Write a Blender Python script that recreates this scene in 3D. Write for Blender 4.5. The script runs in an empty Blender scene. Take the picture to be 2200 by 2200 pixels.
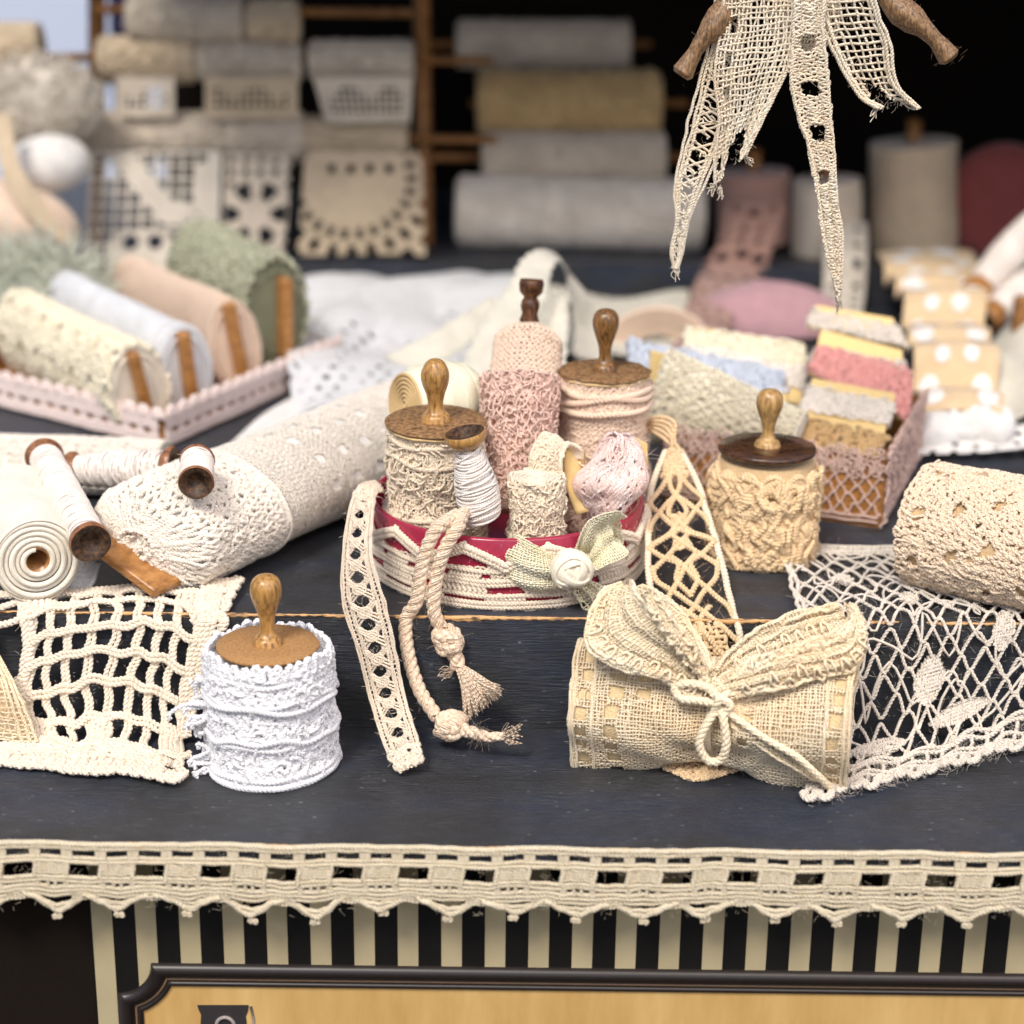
import bpy, math, random
import numpy as np
from mathutils import Matrix, Vector
random.seed(7); RG = np.random.default_rng(11)
SC = bpy.context.scene
COL = SC.collection
SC.unit_settings.scale_length = 0.01          # one unit is one centimetre
PI = math.pi; TAU = 2*math.pi

# ------------------------------------------------------------------ camera
CAMH = 17.1; PITCH = 19.0; ROLL = 0.7; HFOV = 30.0
TT = math.tan(math.radians(HFOV/2))
cam = bpy.data.cameras.new('camera'); camo = bpy.data.objects.new('camera', cam); COL.objects.link(camo)
cam.sensor_width = 36; cam.lens = 18/TT; cam.clip_start = 0.5; cam.clip_end = 2000
CM = Matrix.Translation((0, 0, CAMH)) @ Matrix.Rotation(math.radians(90-PITCH), 4, 'X') @ Matrix.Rotation(math.radians(ROLL), 4, 'Z')
camo.matrix_world = CM
cam.dof.use_dof = True; cam.dof.focus_distance = 44.6; cam.dof.aperture_fstop = 0.10
SC.camera = camo
# ------------------------------------------------------------------ light
SUN_EL, SUN_AZ = 52.0, -28.0       # soft sun from the front left, above and behind the camera
w = bpy.data.worlds.new('World'); SC.world = w; w.use_nodes = True
nt = w.node_tree; bg = nt.nodes['Background']
sky = nt.nodes.new('ShaderNodeTexSky'); sky.sky_type = 'NISHITA'; sky.sun_disc = False
sky.sun_elevation = math.radians(SUN_EL); sky.sun_rotation = math.radians(180+SUN_AZ); sky.dust_density = 3.0; sky.air_density = 0.6; sky.ozone_density = 0.3
nt.links.new(sky.outputs[0], bg.inputs[0]); bg.inputs[1].default_value = 0.13
sl = bpy.data.lights.new('sun', 'SUN'); sl.energy = 2.1; sl.angle = math.radians(18); sl.color = (1, .94, .86)
so = bpy.data.objects.new('sun', sl); COL.objects.link(so)
a_, e_ = math.radians(SUN_AZ), math.radians(SUN_EL)
sd = Vector((math.sin(a_)*math.cos(e_), -math.cos(a_)*math.cos(e_), math.sin(e_)))   # towards the sun
so.rotation_euler = sd.to_track_quat('Z', 'Y').to_euler(); so.location = (0, -30, 60)
vs = SC.view_settings
vs.view_transform = 'Standard'; vs.look = 'None'; vs.gamma = 1; vs.use_curve_mapping = False; vs.exposure = 0.45
SC.render.engine = 'CYCLES'; SC.render.resolution_x = 1024; SC.render.resolution_y = 1024

# ------------------------------------------------------------------ placing helpers
def ray(px, py):
    d = Vector(((px-1100)/1100*TT, (1100-py)/1100*TT, -1)); return (CM.to_3x3() @ d)
def at(px, py, Y):
    d = ray(px, py); t = Y/d.y; return np.array([d.x*t, Y, CAMH+d.z*t])
def on(px, py, z):
    d = ray(px, py); t = (z-CAMH)/d.z; return np.array([d.x*t, d.y*t, z])
A3 = lambda *a: np.array(a, float)
def nrm(v): v = np.asarray(v, float); return v/(np.linalg.norm(v, axis=-1, keepdims=True)+1e-12)
def wob(x, seed=0, f=1.0):
    r = np.random.default_rng(seed); s = 0
    for k in range(4):
        s = s+np.sin(x*f*(0.7+r.random()*1.9)*(1+k*.6)+r.random()*9)*(1/(1+k*.5))
    return s/2.2
def wob2(x, y, seed=0, f=1.0):
    r = np.random.default_rng(seed); s = 0
    for k in range(5):
        a = r.random()*TAU; ff = f*(.7+r.random()*1.6)
        s = s+np.sin((x*math.cos(a)+y*math.sin(a))*ff+r.random()*9)
    return s/2.6
def cat(pts, n=8):
    P = np.array([np.asarray(p, float) for p in pts]); P = np.vstack([2*P[0]-P[1], P, 2*P[-1]-P[-2]])
    out = []
    for i in range(1, len(P)-2):
        t = np.linspace(0, 1, n, endpoint=False)[:, None]
        a, b, c, d = P[i-1], P[i], P[i+1], P[i+2]
        out.append(.5*((2*b)+(-a+c)*t+(2*a-5*b+4*c-d)*t*t+(-a+3*b-3*c+d)*t**3))
    out.append(P[-2][None]); return np.vstack(out)
def resamp(P, step=None, n=None):
    s = np.concatenate([[0], np.cumsum(np.linalg.norm(np.diff(P, axis=0), axis=1))])
    if n is None: n = max(2, int(s[-1]/step)+1)
    t = np.linspace(0, s[-1], n); return np.stack([np.interp(t, s, P[:, k]) for k in range(P.shape[1])], 1), t

# ------------------------------------------------------------------ mesh builder
class MB:
    def __init__(s): s.V = []; s.F = []; s.UV = []; s.S = []; s.MI = []; s.n = 0; s.mi = 0
    def add(s, V, F, uv=None, smooth=True):
        V = np.asarray(V, np.float64).reshape(-1, 3); F = np.asarray(F, np.int64)
        s.V.append(V); s.F.append(F+s.n); s.UV.append(np.zeros((len(V), 2)) if uv is None else uv)
        s.S.append(np.full(len(F), smooth)); s.MI.append(np.full(len(F), s.mi)); s.n += len(V)
    def grid(s, P, cu=False, cv=False, smooth=True, uv=None, mask=None):
        nu, nv = P.shape[:2]
        i = np.arange(nu if cu else nu-1); j = np.arange(nv if cv else nv-1)
        I, J = np.meshgrid(i, j, indexing='ij'); I2 = (I+1) % nu; J2 = (J+1) % nv
        F = np.stack([I*nv+J, I2*nv+J, I2*nv+J2, I*nv+J2], -1).reshape(-1, 4)
        if mask is not None: F = F[mask.reshape(-1)]
        s.add(P.reshape(-1, 3), F, None if uv is None else uv.reshape(-1, 2), smooth)
    def tube(s, P, r, sides=5, N=None, closed=False, taper=False):
        P = np.asarray(P, float); m = len(P)
        if m < 2: return
        T = np.gradient(P, axis=0) if not closed else np.roll(P, -1, 0)-np.roll(P, 1, 0)
        T = nrm(T)
        if N is None:
            N = np.zeros_like(P); v = A3(0, 0, 1) if abs(T[0][2]) < .9 else A3(1, 0, 0)
            for k in range(m):
                v = v-T[k]*np.dot(v, T[k]); v = v/(np.linalg.norm(v)+1e-9); N[k] = v
        else:
            N = nrm(N-T*np.sum(N*T, 1, keepdims=True))
        B = np.cross(T, N)
        r = np.broadcast_to(np.asarray(r, float), (m,)).copy()
        if taper: r = r*np.clip(np.minimum(np.arange(m)+.3, m-.7-np.arange(m))/2., .25, 1)
        a = np.linspace(0, TAU, sides, endpoint=False)
        G = P[:, None]+r[:, None, None]*(np.cos(a)[None, :, None]*N[:, None]+np.sin(a)[None, :, None]*B[:, None])
        L = np.concatenate([[0], np.cumsum(np.linalg.norm(np.diff(P, axis=0), axis=1))])
        uv = np.stack(np.broadcast_arrays(L[:, None], (a/TAU)[None]), -1)
        s.grid(G, cu=closed, cv=True, uv=uv)
        if not closed:
            b = s.n-m*sides
            if sides == 4:
                s.F.append(np.array([[b+3, b+2, b+1, b], [b+(m-1)*4, b+(m-1)*4+1, b+(m-1)*4+2, b+(m-1)*4+3]])); s.S.append(np.full(2, True)); s.MI.append(np.full(2, s.mi))
            elif sides > 4:
                c = b+(m-1)*sides
                f1 = [[b, b+k+1, b+k, b] for k in range(1, sides-1)]; f2 = [[c, c+k, c+k+1, c] for k in range(1, sides-1)]
                s.F.append(np.array(f1+f2)); s.S.append(np.full(len(f1+f2), True)); s.MI.append(np.full(len(f1+f2), s.mi))
    def rope(s, P, r, pitch=.25, strands=2, sides=5, N=None, closed=False, seg=7, rnd=0):
        P = np.asarray(P, float)
        if N is not None:
            PN, L = resamp(np.hstack([P, N]), step=pitch/seg); P = PN[:, :3]; N = nrm(PN[:, 3:])
        else:
            P, L = resamp(P, step=pitch/seg)
        if len(P) < 3: return
        T = nrm(np.gradient(P, axis=0))
        if N is None:
            N = np.zeros_like(P); v = A3(0, 0, 1) if abs(T[0][2]) < .9 else A3(1, 0, 0)
            for k in range(len(P)):
                v = v-T[k]*np.dot(v, T[k]); v = v/(np.linalg.norm(v)+1e-9); N[k] = v
        B = np.cross(T, N); r = np.asarray(r)
        if r.ndim: r = np.interp(np.linspace(0, 1, len(P)), np.linspace(0, 1, len(r)), r)
        rr = np.broadcast_to(r, (len(P),))
        ph0 = random.random()*TAU
        for k in range(strands):
            ph = ph0+TAU*(L/pitch+k/strands)
            off = rr*.48
            Q = P+(off*np.cos(ph))[:, None]*N+(off*np.sin(ph))[:, None]*B
            s.tube(Q, rr*.6, sides, N=N)
    def box(s, c, h, R=None, smooth=False):
        c = np.asarray(c, float); h = np.asarray(h, float)
        V = np.array([[x, y, z] for x in (-1, 1) for y in (-1, 1) for z in (-1, 1)])*h
        if R is not None: V = V@np.asarray(R).T
        s.add(V+c, [[0, 1, 3, 2], [4, 6, 7, 5], [0, 4, 5, 1], [2, 3, 7, 6], [0, 2, 6, 4], [1, 5, 7, 3]], smooth=smooth)
    def lathe(s, prof, n=40, M=None, noise=0, seed=1):
        pr = np.array(prof, float); a = np.linspace(0, TAU, n, endpoint=False)
        R = pr[:, 0][:, None]*np.ones(n)[None]
        if noise: R = R*(1+noise*wob2(np.cos(a)[None]*3+pr[:, 1][:, None]*2, np.sin(a)[None]*3, seed))
        G = np.stack([R*np.cos(a), R*np.sin(a), pr[:, 1][:, None]*np.ones(n)[None]], -1)
        uv = np.stack(np.broadcast_arrays(pr[:, 1][:, None], (a/TAU)[None]), -1)
        if M is not None: G = xf(G, M)
        s.grid(G, cv=True, uv=uv)
    def tri(s, V, F, smooth=False):
        s.add(V, [[f[0], f[1], f[2], f[-1] if len(f) > 3 else f[0]] for f in F], smooth=smooth)
    def build(s, name, mats, parent=None, loc=None, M=None):
        V = np.vstack(s.V); F = np.vstack(s.F); UV = np.vstack(s.UV); S = np.concatenate(s.S); MI = np.concatenate(s.MI)
        if M is not None: V = xf(V, M)
        o0 = np.zeros(3)
        if parent is not None: o0 = WLOC[parent.name]
        if loc is not None: o0 = np.asarray(loc, float)
        V = V-o0
        tri = (F[:, 3] == F[:, 0])
        tot = np.where(tri, 3, 4); st = np.concatenate([[0], np.cumsum(tot)[:-1]])
        keep = np.ones_like(F, bool); keep[tri, 3] = False
        LV = F[keep]
        me = bpy.data.meshes.new(name)
        me.vertices.add(len(V)); me.vertices.foreach_set('co', V.astype(np.float32).ravel())
        me.loops.add(len(LV)); me.loops.foreach_set('vertex_index', LV.astype(np.int32))
        me.polygons.add(len(F)); me.polygons.foreach_set('loop_start', st.astype(np.int32))
        me.polygons.foreach_set('use_smooth', S); me.polygons.foreach_set('material_index', MI.astype(np.int32))
        uvl = me.uv_layers.new(name='thread'); uvl.data.foreach_set('uv', UV[LV].astype(np.float32).ravel())
        me.update(calc_edges=True); me.validate()
        for m in (mats if isinstance(mats, (list, tuple)) else [mats]): me.materials.append(m)
        o = bpy.data.objects.new(name, me); COL.objects.link(o)
        if parent is not None: o.parent = parent; WLOC[o.name] = o0
        else: o.location = o0; WLOC[o.name] = o0
        return o
WLOC = {}
def xf(V, M):
    M = np.array(M); return V@M[:3, :3].T+M[:3, 3]
def tag(o, label, cat, group=None):
    o['label'] = label; o['category'] = cat
    if group: o['group'] = group
    return o
def thing(name, label, cat, loc, group=None):
    o = bpy.data.objects.new(name, None); COL.objects.link(o); o.location = loc; WLOC[o.name] = np.asarray(loc, float)
    o.empty_display_size = .3
    return tag(o, label, cat, group)
def struct(o): o['kind'] = 'structure'; return o
def frame(o, z, x=None):
    """matrix with local z along z, origin o"""
    z = nrm(z); x = A3(1, 0, 0) if x is None else np.asarray(x, float)
    x = nrm(x-z*np.dot(x, z)); y = np.cross(z, x)
    M = np.eye(4); M[:3, 0] = x; M[:3, 1] = y; M[:3, 2] = z; M[:3, 3] = o; return M

# ------------------------------------------------------------------ materials
def lin(c):
    return tuple(((x/255)/12.92 if x/255 <= .04045 else ((x/255+.055)/1.055)**2.4) for x in c)+(1,)
class NT:
    def __init__(s, name):
        s.m = bpy.data.materials.new(name); s.m.use_nodes = True; s.t = s.m.node_tree; s.b = s.t.nodes['Principled BSDF']
    def n(s, t, **k):
        x = s.t.nodes.new('ShaderNode'+t)
        for a, b in k.items(): setattr(x, a, b)
        return x
    def l(s, a, b): s.t.links.new(a, b)
    def noise(s, scale, detail=4, rough=.6, co=None, sc=None):
        n = s.n('TexNoise'); n.inputs['Scale'].default_value = scale; n.inputs['Detail'].default_value = detail; n.inputs['Roughness'].default_value = rough
        mp = s.n('Mapping'); tc = s.n('TexCoord'); s.l(tc.outputs[co or 'Object'], mp.inputs[0])
        if sc: mp.inputs['Scale'].default_value = sc
        s.l(mp.outputs[0], n.inputs['Vector']); return n
    def ramp(s, inp, stops):
        r = s.n('ValToRGB'); e = r.color_ramp.elements
        while len(e) < len(stops): e.new(.5)
        for k, (p, c) in enumerate(stops): e[k].position = p; e[k].color = c if len(c) == 4 else tuple(c)+(1,)
        s.l(inp, r.inputs[0]); return r
    def math(s, op, a, b=None):
        m = s.n('Math', operation=op)
        for k, x in enumerate((a, b)):
            if x is None: continue
            if isinstance(x, (int, float)): m.inputs[k].default_value = x
            else: s.l(x, m.inputs[k])
        return m.outputs[0]
    def bump(s, h, st=.5, d=.05, base=None):
        b = s.n('Bump'); b.inputs['Strength'].default_value = st; b.inputs['Distance'].default_value = d; s.l(h, b.inputs['Height'])
        if base: s.l(base, b.inputs['Normal'])
        return b.outputs[0]
def tint(c, f): return tuple(min(1, max(0, x*f)) for x in c[:3])+(1,)
def thread_mat(name, rgb, dark=.72, twist=7.0, var=5.0, rough=.75, bump=.5, spec=.12, rgb2=None, sheen=.15, trans=0):
    """spun cotton: twisted-ply bump along the thread, tone drifting over the lace"""
    q = NT(name); c = lin(rgb); b = q.b
    n = q.noise(var, 3); c2 = lin(rgb2) if rgb2 else tint(c, (1+dark)/2)
    r = q.ramp(n.outputs['Fac'], [(.33, c2), (.62, c)])
    n2 = q.noise(28, 2); r2 = q.ramp(n2.outputs['Fac'], [(.3, (.89, .885, .87)), (.65, (1, 1, 1))])
    mx = q.n('MixRGB', blend_type='MULTIPLY'); mx.inputs[0].default_value = 1; q.l(r.outputs[0], mx.inputs[1]); q.l(r2.outputs[0], mx.inputs[2])
    q.l(mx.outputs[0], b.inputs['Base Color'])
    uv = q.n('UVMap', uv_map='thread'); sp = q.n('SeparateXYZ'); q.l(uv.outputs[0], sp.inputs[0])
    ph = q.math('ADD', q.math('MULTIPLY', sp.outputs[0], twist), sp.outputs[1])
    wv = q.math('ABSOLUTE', q.math('SINE', q.math('MULTIPLY', ph, TAU)))
    h = q.math('ADD', wv, q.math('MULTIPLY', n2.outputs['Fac'], .8))
    q.l(q.bump(h, bump, .03), b.inputs['Normal'])
    b.inputs['Roughness'].default_value = rough; b.inputs['Specular IOR Level'].default_value = spec
    b.inputs['Sheen Weight'].default_value = sheen; b.inputs['Sheen Roughness'].default_value = .5
    if trans:
        b.inputs['Subsurface Weight'].default_value = trans; b.inputs['Subsurface Radius'].default_value = (.22, .19, .15); b.inputs['Subsurface Scale'].default_value = .6
    return q.m
def cloth_mat(name, rgb, scale=18, rough=.9, bump=.4, dark=.85, rows=None, sheen=.3, var=1.5):
    """woven or felted cloth surface"""
    q = NT(name); c = lin(rgb); b = q.b
    n = q.noise(var, 3); r = q.ramp(n.outputs['Fac'], [(.3, tint(c, dark)), (.65, c)])
    n2 = q.noise(scale, 4, .7, sc=(1, 1, 1)); r2 = q.ramp(n2.outputs['Fac'], [(.3, (.89, .88, .86)), (.6, (1, 1, 1))])
    mx = q.n('MixRGB', blend_type='MULTIPLY'); mx.inputs[0].default_value = 1; q.l(r.outputs[0], mx.inputs[1]); q.l(r2.outputs[0], mx.inputs[2])
    q.l(mx.outputs[0], b.inputs['Base Color'])
    v = q.n('TexVoronoi'); v.inputs['Scale'].default_value = scale*1.2; tc = q.n('TexCoord'); q.l(tc.outputs['Object'], v.inputs['Vector'])
    h = q.math('ADD', v.outputs['Distance'], n2.outputs['Fac'])
    q.l(q.bump(h, bump, .06), b.inputs['Normal']); b.inputs['Roughness'].default_value = rough
    b.inputs['Sheen Weight'].default_value = sheen; b.inputs['Specular IOR Level'].default_value = .2
    return q.m
def wood_mat(name, a, d, sc=(6, 6, 1), scale=2.2, rough=.35, spec=.5, bump=.25, coat=.0, lo=.38, hi=.62):
    q = NT(name); b = q.b; n = q.noise(scale, 6, .65, sc=sc)
    r = q.ramp(n.outputs['Fac'], [(lo, lin(d)), (hi, lin(a))]); q.l(r.outputs[0], b.inputs['Base Color'])
    n3 = q.noise(3, 3); rr = q.ramp(n3.outputs['Fac'], [(.3, (rough-.1,)*3), (.7, (rough+.15,)*3)]); q.l(rr.outputs[0], b.inputs['Roughness'])
    q.l(q.bump(n.outputs['Fac'], bump, .05), b.inputs['Normal']); b.inputs['Specular IOR Level'].default_value = spec
    b.inputs['Coat Weight'].default_value = coat; b.inputs['Coat Roughness'].default_value = .2
    return q.m
def plain_mat(name, rgb, rough=.6, spec=.4, bump=0, scale=8, dark=.85):
    q = NT(name); c = lin(rgb); n = q.noise(scale, 4)
    r = q.ramp(n.outputs['Fac'], [(.3, tint(c, dark)), (.7, c)]); q.l(r.outputs[0], q.b.inputs['Base Color'])
    q.b.inputs['Roughness'].default_value = rough; q.b.inputs['Specular IOR Level'].default_value = spec
    if bump: q.l(q.bump(n.outputs['Fac'], bump, .05), q.b.inputs['Normal'])
    return q.m
def painted_wood(name, edge=None):
    """black-blue brushed paint with grain, dust, rubbed streaks and a painted-in bluish sheen"""
    q = NT(name); b = q.b
    g = q.noise(1.9, 9, .75, sc=(1.0, 14, 14)); g2 = q.noise(.35, 4, .6, sc=(.6, 1.6, 1.6))
    base = q.ramp(g2.outputs['Fac'], [(.35, (.016, .017, .018)), (.50, (.027, .030, .038)), (.64, (.020, .029, .054))])  # blue-grey sheen of the reflected sky is put into the base colour
    gr = q.ramp(g.outputs['Fac'], [(.35, (.55, .55, .55)), (.66, (1.5, 1.5, 1.5))])
    mx = q.n('MixRGB', blend_type='MULTIPLY'); mx.inputs[0].default_value = 1; q.l(base.outputs[0], mx.inputs[1]); q.l(gr.outputs[0], mx.inputs[2])
    # dust specks, fine scratches and sparkle highlights put into the colour
    vo = q.n('TexVoronoi'); vo.inputs['Scale'].default_value = 3.6; tc = q.n('TexCoord'); mp = q.n('Mapping'); mp.inputs['Scale'].default_value = (.7, 1, 1); q.l(tc.outputs['Object'], mp.inputs[0]); q.l(mp.outputs[0], vo.inputs['Vector'])
    dot = q.ramp(vo.outputs['Distance'], [(.07, (1, 1, 1)), (.15, (0, 0, 0))]); v2 = q.noise(.9, 4); sp2 = q.ramp(v2.outputs['Fac'], [(.42, (0, 0, 0)), (.6, (.8, .8, .8))])
    ln = q.noise(2.6, 6, .8, sc=(.7, 13, 13)); lr = q.ramp(ln.outputs['Fac'], [(.50, (0, 0, 0)), (.66, (.6, .6, .6))])
    mk = q.math('ADD', q.math('MULTIPLY', dot.outputs[0], sp2.outputs[0]), q.math('MULTIPLY', lr.outputs[0], sp2.outputs[0]))
    m2 = q.n('MixRGB'); q.l(mk, m2.inputs[0]); q.l(mx.outputs[0], m2.inputs[1]); m2.inputs[2].default_value = (.24, .25, .28, 1)
    q.l(m2.outputs[0], b.inputs['Base Color'])
    rr = q.ramp(g.outputs['Fac'], [(.3, (.26,)*3), (.7, (.52,)*3)]); q.l(rr.outputs[0], b.inputs['Roughness'])
    b.inputs['Specular IOR Level'].default_value = .75
    q.l(q.bump(g.outputs['Fac'], .9, .10), b.inputs['Normal'])
    return q.m
M = {}
M['paint'] = painted_wood('black_blue_painted_wood')
M['rawwood'] = wood_mat('bare_wood_edge', (214, 168, 112), (60, 42, 30), sc=(1.2, 8, 8), scale=1.6, rough=.6, lo=.40, hi=.50)
M['knob'] = wood_mat('turned_oak_stained', (160, 116, 62), (70, 46, 24), sc=(9, 9, 1.1), scale=1.6, rough=.28, coat=.35)
M['knobd'] = wood_mat('turned_wood_dark_top', (190, 144, 80), (112, 78, 40), sc=(8, 8, 1.0), scale=1.5, rough=.3, coat=.3, lo=.34, hi=.56)
M['knobl'] = wood_mat('turned_wood_light', (204, 168, 110), (150, 112, 62), sc=(6, 6, 1.5), scale=1.6, rough=.32, coat=.2)
M['knobdark'] = wood_mat('turned_wood_walnut', (112, 70, 34), (40, 22, 12), sc=(6, 6, 2), scale=2, rough=.4)
M['lidbrown'] = wood_mat('cork_brown_disc', (188, 146, 98), (158, 116, 72), sc=(14, 14, 14), scale=1.5, rough=.75, spec=.2, bump=.5)
M['lidold'] = wood_mat('aged_disc', (166, 128, 86), (84, 58, 38), sc=(5, 5, 5), scale=1.8, rough=.7, spec=.3, bump=.6, lo=.35, hi=.62)
M['liddark'] = wood_mat('walnut_disc', (92, 60, 36), (34, 22, 16), sc=(2, 6, 6), scale=1.6, rough=.3, coat=.3)
M['peel'] = plain_mat('peeling_paper', (222, 190, 138), .8, .2)
M['bobwood'] = wood_mat('bobbin_wood', (158, 106, 68), (92, 58, 36), sc=(3, 3, 3), scale=2.2, rough=.35, coat=.25, lo=.3, hi=.6)
M['burnt'] = wood_mat('bobbin_end_burnt', (120, 84, 50), (34, 20, 12), sc=(3, 3, 3), scale=3, rough=.6, lo=.4, hi=.8)
M['board'] = wood_mat('varnished_board', (190, 136, 76), (132, 84, 38), sc=(2, 2, 9), scale=1.3, rough=.35, coat=.3, lo=.3, hi=.65)
M['rack'] = wood_mat('rack_wood', (176, 124, 70), (110, 72, 38), sc=(3, 3, 3), scale=1.5, rough=.55)
M['twig'] = wood_mat('old_grey_brown_wood', (168, 132, 92), (86, 64, 46), sc=(9, 9, 2.5), scale=2.4, rough=.4, bump=.4)
M['red'] = plain_mat('red_lacquer', (168, 44, 72), .22, .6, .12, 6, .8)
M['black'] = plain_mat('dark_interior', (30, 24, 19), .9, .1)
M['white'] = thread_mat('white_thread', (250, 250, 253), dark=.86, spec=.35)
M['whitewind'] = thread_mat('white_silk_thread', (255, 249, 242), dark=.85, rough=.5, twist=9, rgb2=(252, 238, 226))
M['cream'] = thread_mat('cream_thread', (253, 236, 210), dark=.84)
M['ecru'] = thread_mat('ecru_thread', (250, 234, 212), dark=.82)
M['filet'] = thread_mat('cream_crochet_cotton', (253, 239, 218), dark=.86)
M['trim'] = thread_mat('trim_cotton', (234, 222, 196), dark=.84, rgb2=(224, 210, 180))
M['beige'] = thread_mat('beige_thread', (244, 214, 170), dark=.78)
M['peach'] = thread_mat('peach_thread', (252, 226, 202), dark=.86)
M['tanl'] = thread_mat('light_beige_thread', (252, 230, 202), dark=.86)
M['tan'] = thread_mat('tan_thread', (214, 178, 126), dark=.74)
M['pinkl'] = thread_mat('dusty_pink_thread', (252, 218, 202), dark=.88)
M['pinkp'] = thread_mat('pale_pink_thread', (255, 236, 230), dark=.85, rgb2=(252, 214, 202), var=1.5)
M['sage'] = thread_mat('pale_green_gauze', (255, 248, 222), dark=.84, rgb2=(248, 240, 198), var=1.0)
M['gauze'] = thread_mat('cream_gauze', (255, 240, 210), dark=.88, rgb2=(255, 231, 192), var=.8)
M['twine'] = thread_mat('jute_twine', (248, 226, 200), dark=.82, twist=5, bump=.8, rgb2=(236, 206, 176))
M['butter'] = thread_mat('butter_thread', (253, 236, 204), dark=.88, twist=5)
M['greyl'] = thread_mat('grey_white_lace', (238, 228, 214), dark=.85)
M['mauve'] = thread_mat('mauve_lace', (234, 202, 188), dark=.82)
M['green'] = thread_mat('green_boucle', (206, 206, 178), dark=.5, rgb2=(118, 126, 98), var=9)
M['offw'] = thread_mat('off_white_crochet', (255, 246, 232), dark=.88)
M['yellowish'] = thread_mat('pale_yellow_net', (255, 246, 218), dark=.86)
M['blue'] = thread_mat('pale_blue_crochet', (212, 220, 232), dark=.8)
M['coral'] = thread_mat('coral_pink_crochet', (244, 176, 168), dark=.82)
M['pinktrim'] = thread_mat('blush_trim', (250, 232, 225), dark=.84)
M['hangt'] = thread_mat('hanging_lace_thread', (250, 239, 218), dark=.84, rgb2=(248, 230, 202), var=.7)
M['c_white'] = cloth_mat('white_cotton_cloth', (246, 243, 238), 22)
M['c_warmw'] = cloth_mat('warm_white_cloth', (246, 236, 220), 12)
M['c_wcore'] = cloth_mat('white_core', (226, 226, 230), 14)
M['c_cream'] = cloth_mat('cream_cloth', (244, 234, 214), 20)
M['c_creamy'] = cloth_mat('cream_rolled_cloth', (250, 242, 224), 24, bump=.3)
M['c_beige'] = cloth_mat('beige_core', (214, 184, 140), 14)
M['c_peach'] = cloth_mat('peach_cloth', (240, 214, 190), 22)
M['c_pink'] = cloth_mat('pink_core', (226, 190, 172), 16)
M['c_gauze'] = cloth_mat('gauze_inner', (232, 206, 160), 16)
M['c_green'] = cloth_mat('green_core', (128, 130, 104), 16)
M['c_pale'] = cloth_mat('pale_blue_white_cloth', (224, 226, 228), 12, bump=.2)
M['c_tan'] = cloth_mat('tan_ribbed_cloth', (206, 176, 124), 10)
M['c_greyw'] = cloth_mat('grey_white_cloth', (222, 208, 188), 12)
M['c_oat'] = cloth_mat('oatmeal_cloth', (214, 194, 164), 12)
M['c_mauve'] = cloth_mat('mauve_cloth', (190, 150, 156), 12)
M['c_mauveb'] = cloth_mat('dusty_mauve_cloth', (178, 140, 126), 12)
M['c_red'] = cloth_mat('faded_red_cloth', (150, 78, 74), 12)
M['c_sage'] = cloth_mat('sage_ribbon', (224, 219, 202), 14)
M['c_lilac'] = cloth_mat('white_back_lace', (226, 216, 200), 12)
M['card'] = plain_mat('yellow_card', (240, 210, 146), .75, .25, .2, 5, .92)
M['satin'] = plain_mat('satin_ribbon', (238, 234, 208), .35, .5, .25, 20, .9)
M['stripecream'] = plain_mat('panel_cream', (188, 174, 138), .6, .3, 0, .6, .85)  # cream darkened to carry the shade under the front edge
M['stripeblack'] = plain_mat('panel_black', (22, 20, 18), .5, .4)
M['plaque'] = wood_mat('plaque_ochre', (216, 180, 116), (190, 150, 88), sc=(1.2, 1, .25), scale=.8, rough=.5, spec=.4, bump=0, lo=.3, hi=.7)
M['frame'] = plain_mat('moulding_black', (40, 34, 32), .35, .5)
M['framehi'] = plain_mat('moulding_brown', (120, 96, 74), .5, .4)
M['emblem'] = plain_mat('emblem_charcoal', (58, 54, 54), .5, .3)
M['emblemhi'] = plain_mat('emblem_grey', (160, 150, 146), .5, .3)
M['palebackdrop'] = plain_mat('pale_blue_backdrop', (206, 218, 240), .9, .1)

# ------------------------------------------------------------------ surfaces and lace patterns
class Surf:
    """f(u, v) -> points; threads are laid on it in its own coordinates"""
    def __init__(s, f, flip=1, e=.01): s.f = f; s.flip = flip; s.e = e
    def P(s, u, v, w=0.):
        u, v = np.broadcast_arrays(np.asarray(u, float), np.asarray(v, float))
        p = s.f(u, v); a = s.f(u+s.e, v)-p; b = s.f(u, v+s.e)-p
        n = nrm(np.cross(a, b))*s.flip; return p+np.asarray(w)[..., None]*n if np.ndim(w) else p+w*n, n
def lay(mb, S, strokes, sides=5, w0=0.):
    for st in strokes:
        u, v, w_, r, kind = st[:5]; p, n = S.P(u, v, np.broadcast_to(np.asarray(w_)+w0, np.shape(u)).astype(float))
        if kind == 't': mb.tube(p, r, sides, N=n)
        else: mb.rope(p, r, kind, 2, sides, N=n)
def line(u0, v0, u1, v1, r, kind='t', n=None, j=0., w=0.):
    L = math.hypot(u1-u0, v1-v0); n = n or max(3, int(L/.12)+2); t = np.linspace(0, 1, n); s = random.randint(0, 9999)
    du = j*wob(t*L, s, 3)*(v1-v0)/max(L, .01); dv = j*wob(t*L, s+1, 3)*(u1-u0)/max(L, .01)
    return (u0+(u1-u0)*t+du, v0+(v1-v0)*t+dv, w+t*0, r, kind)
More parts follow.
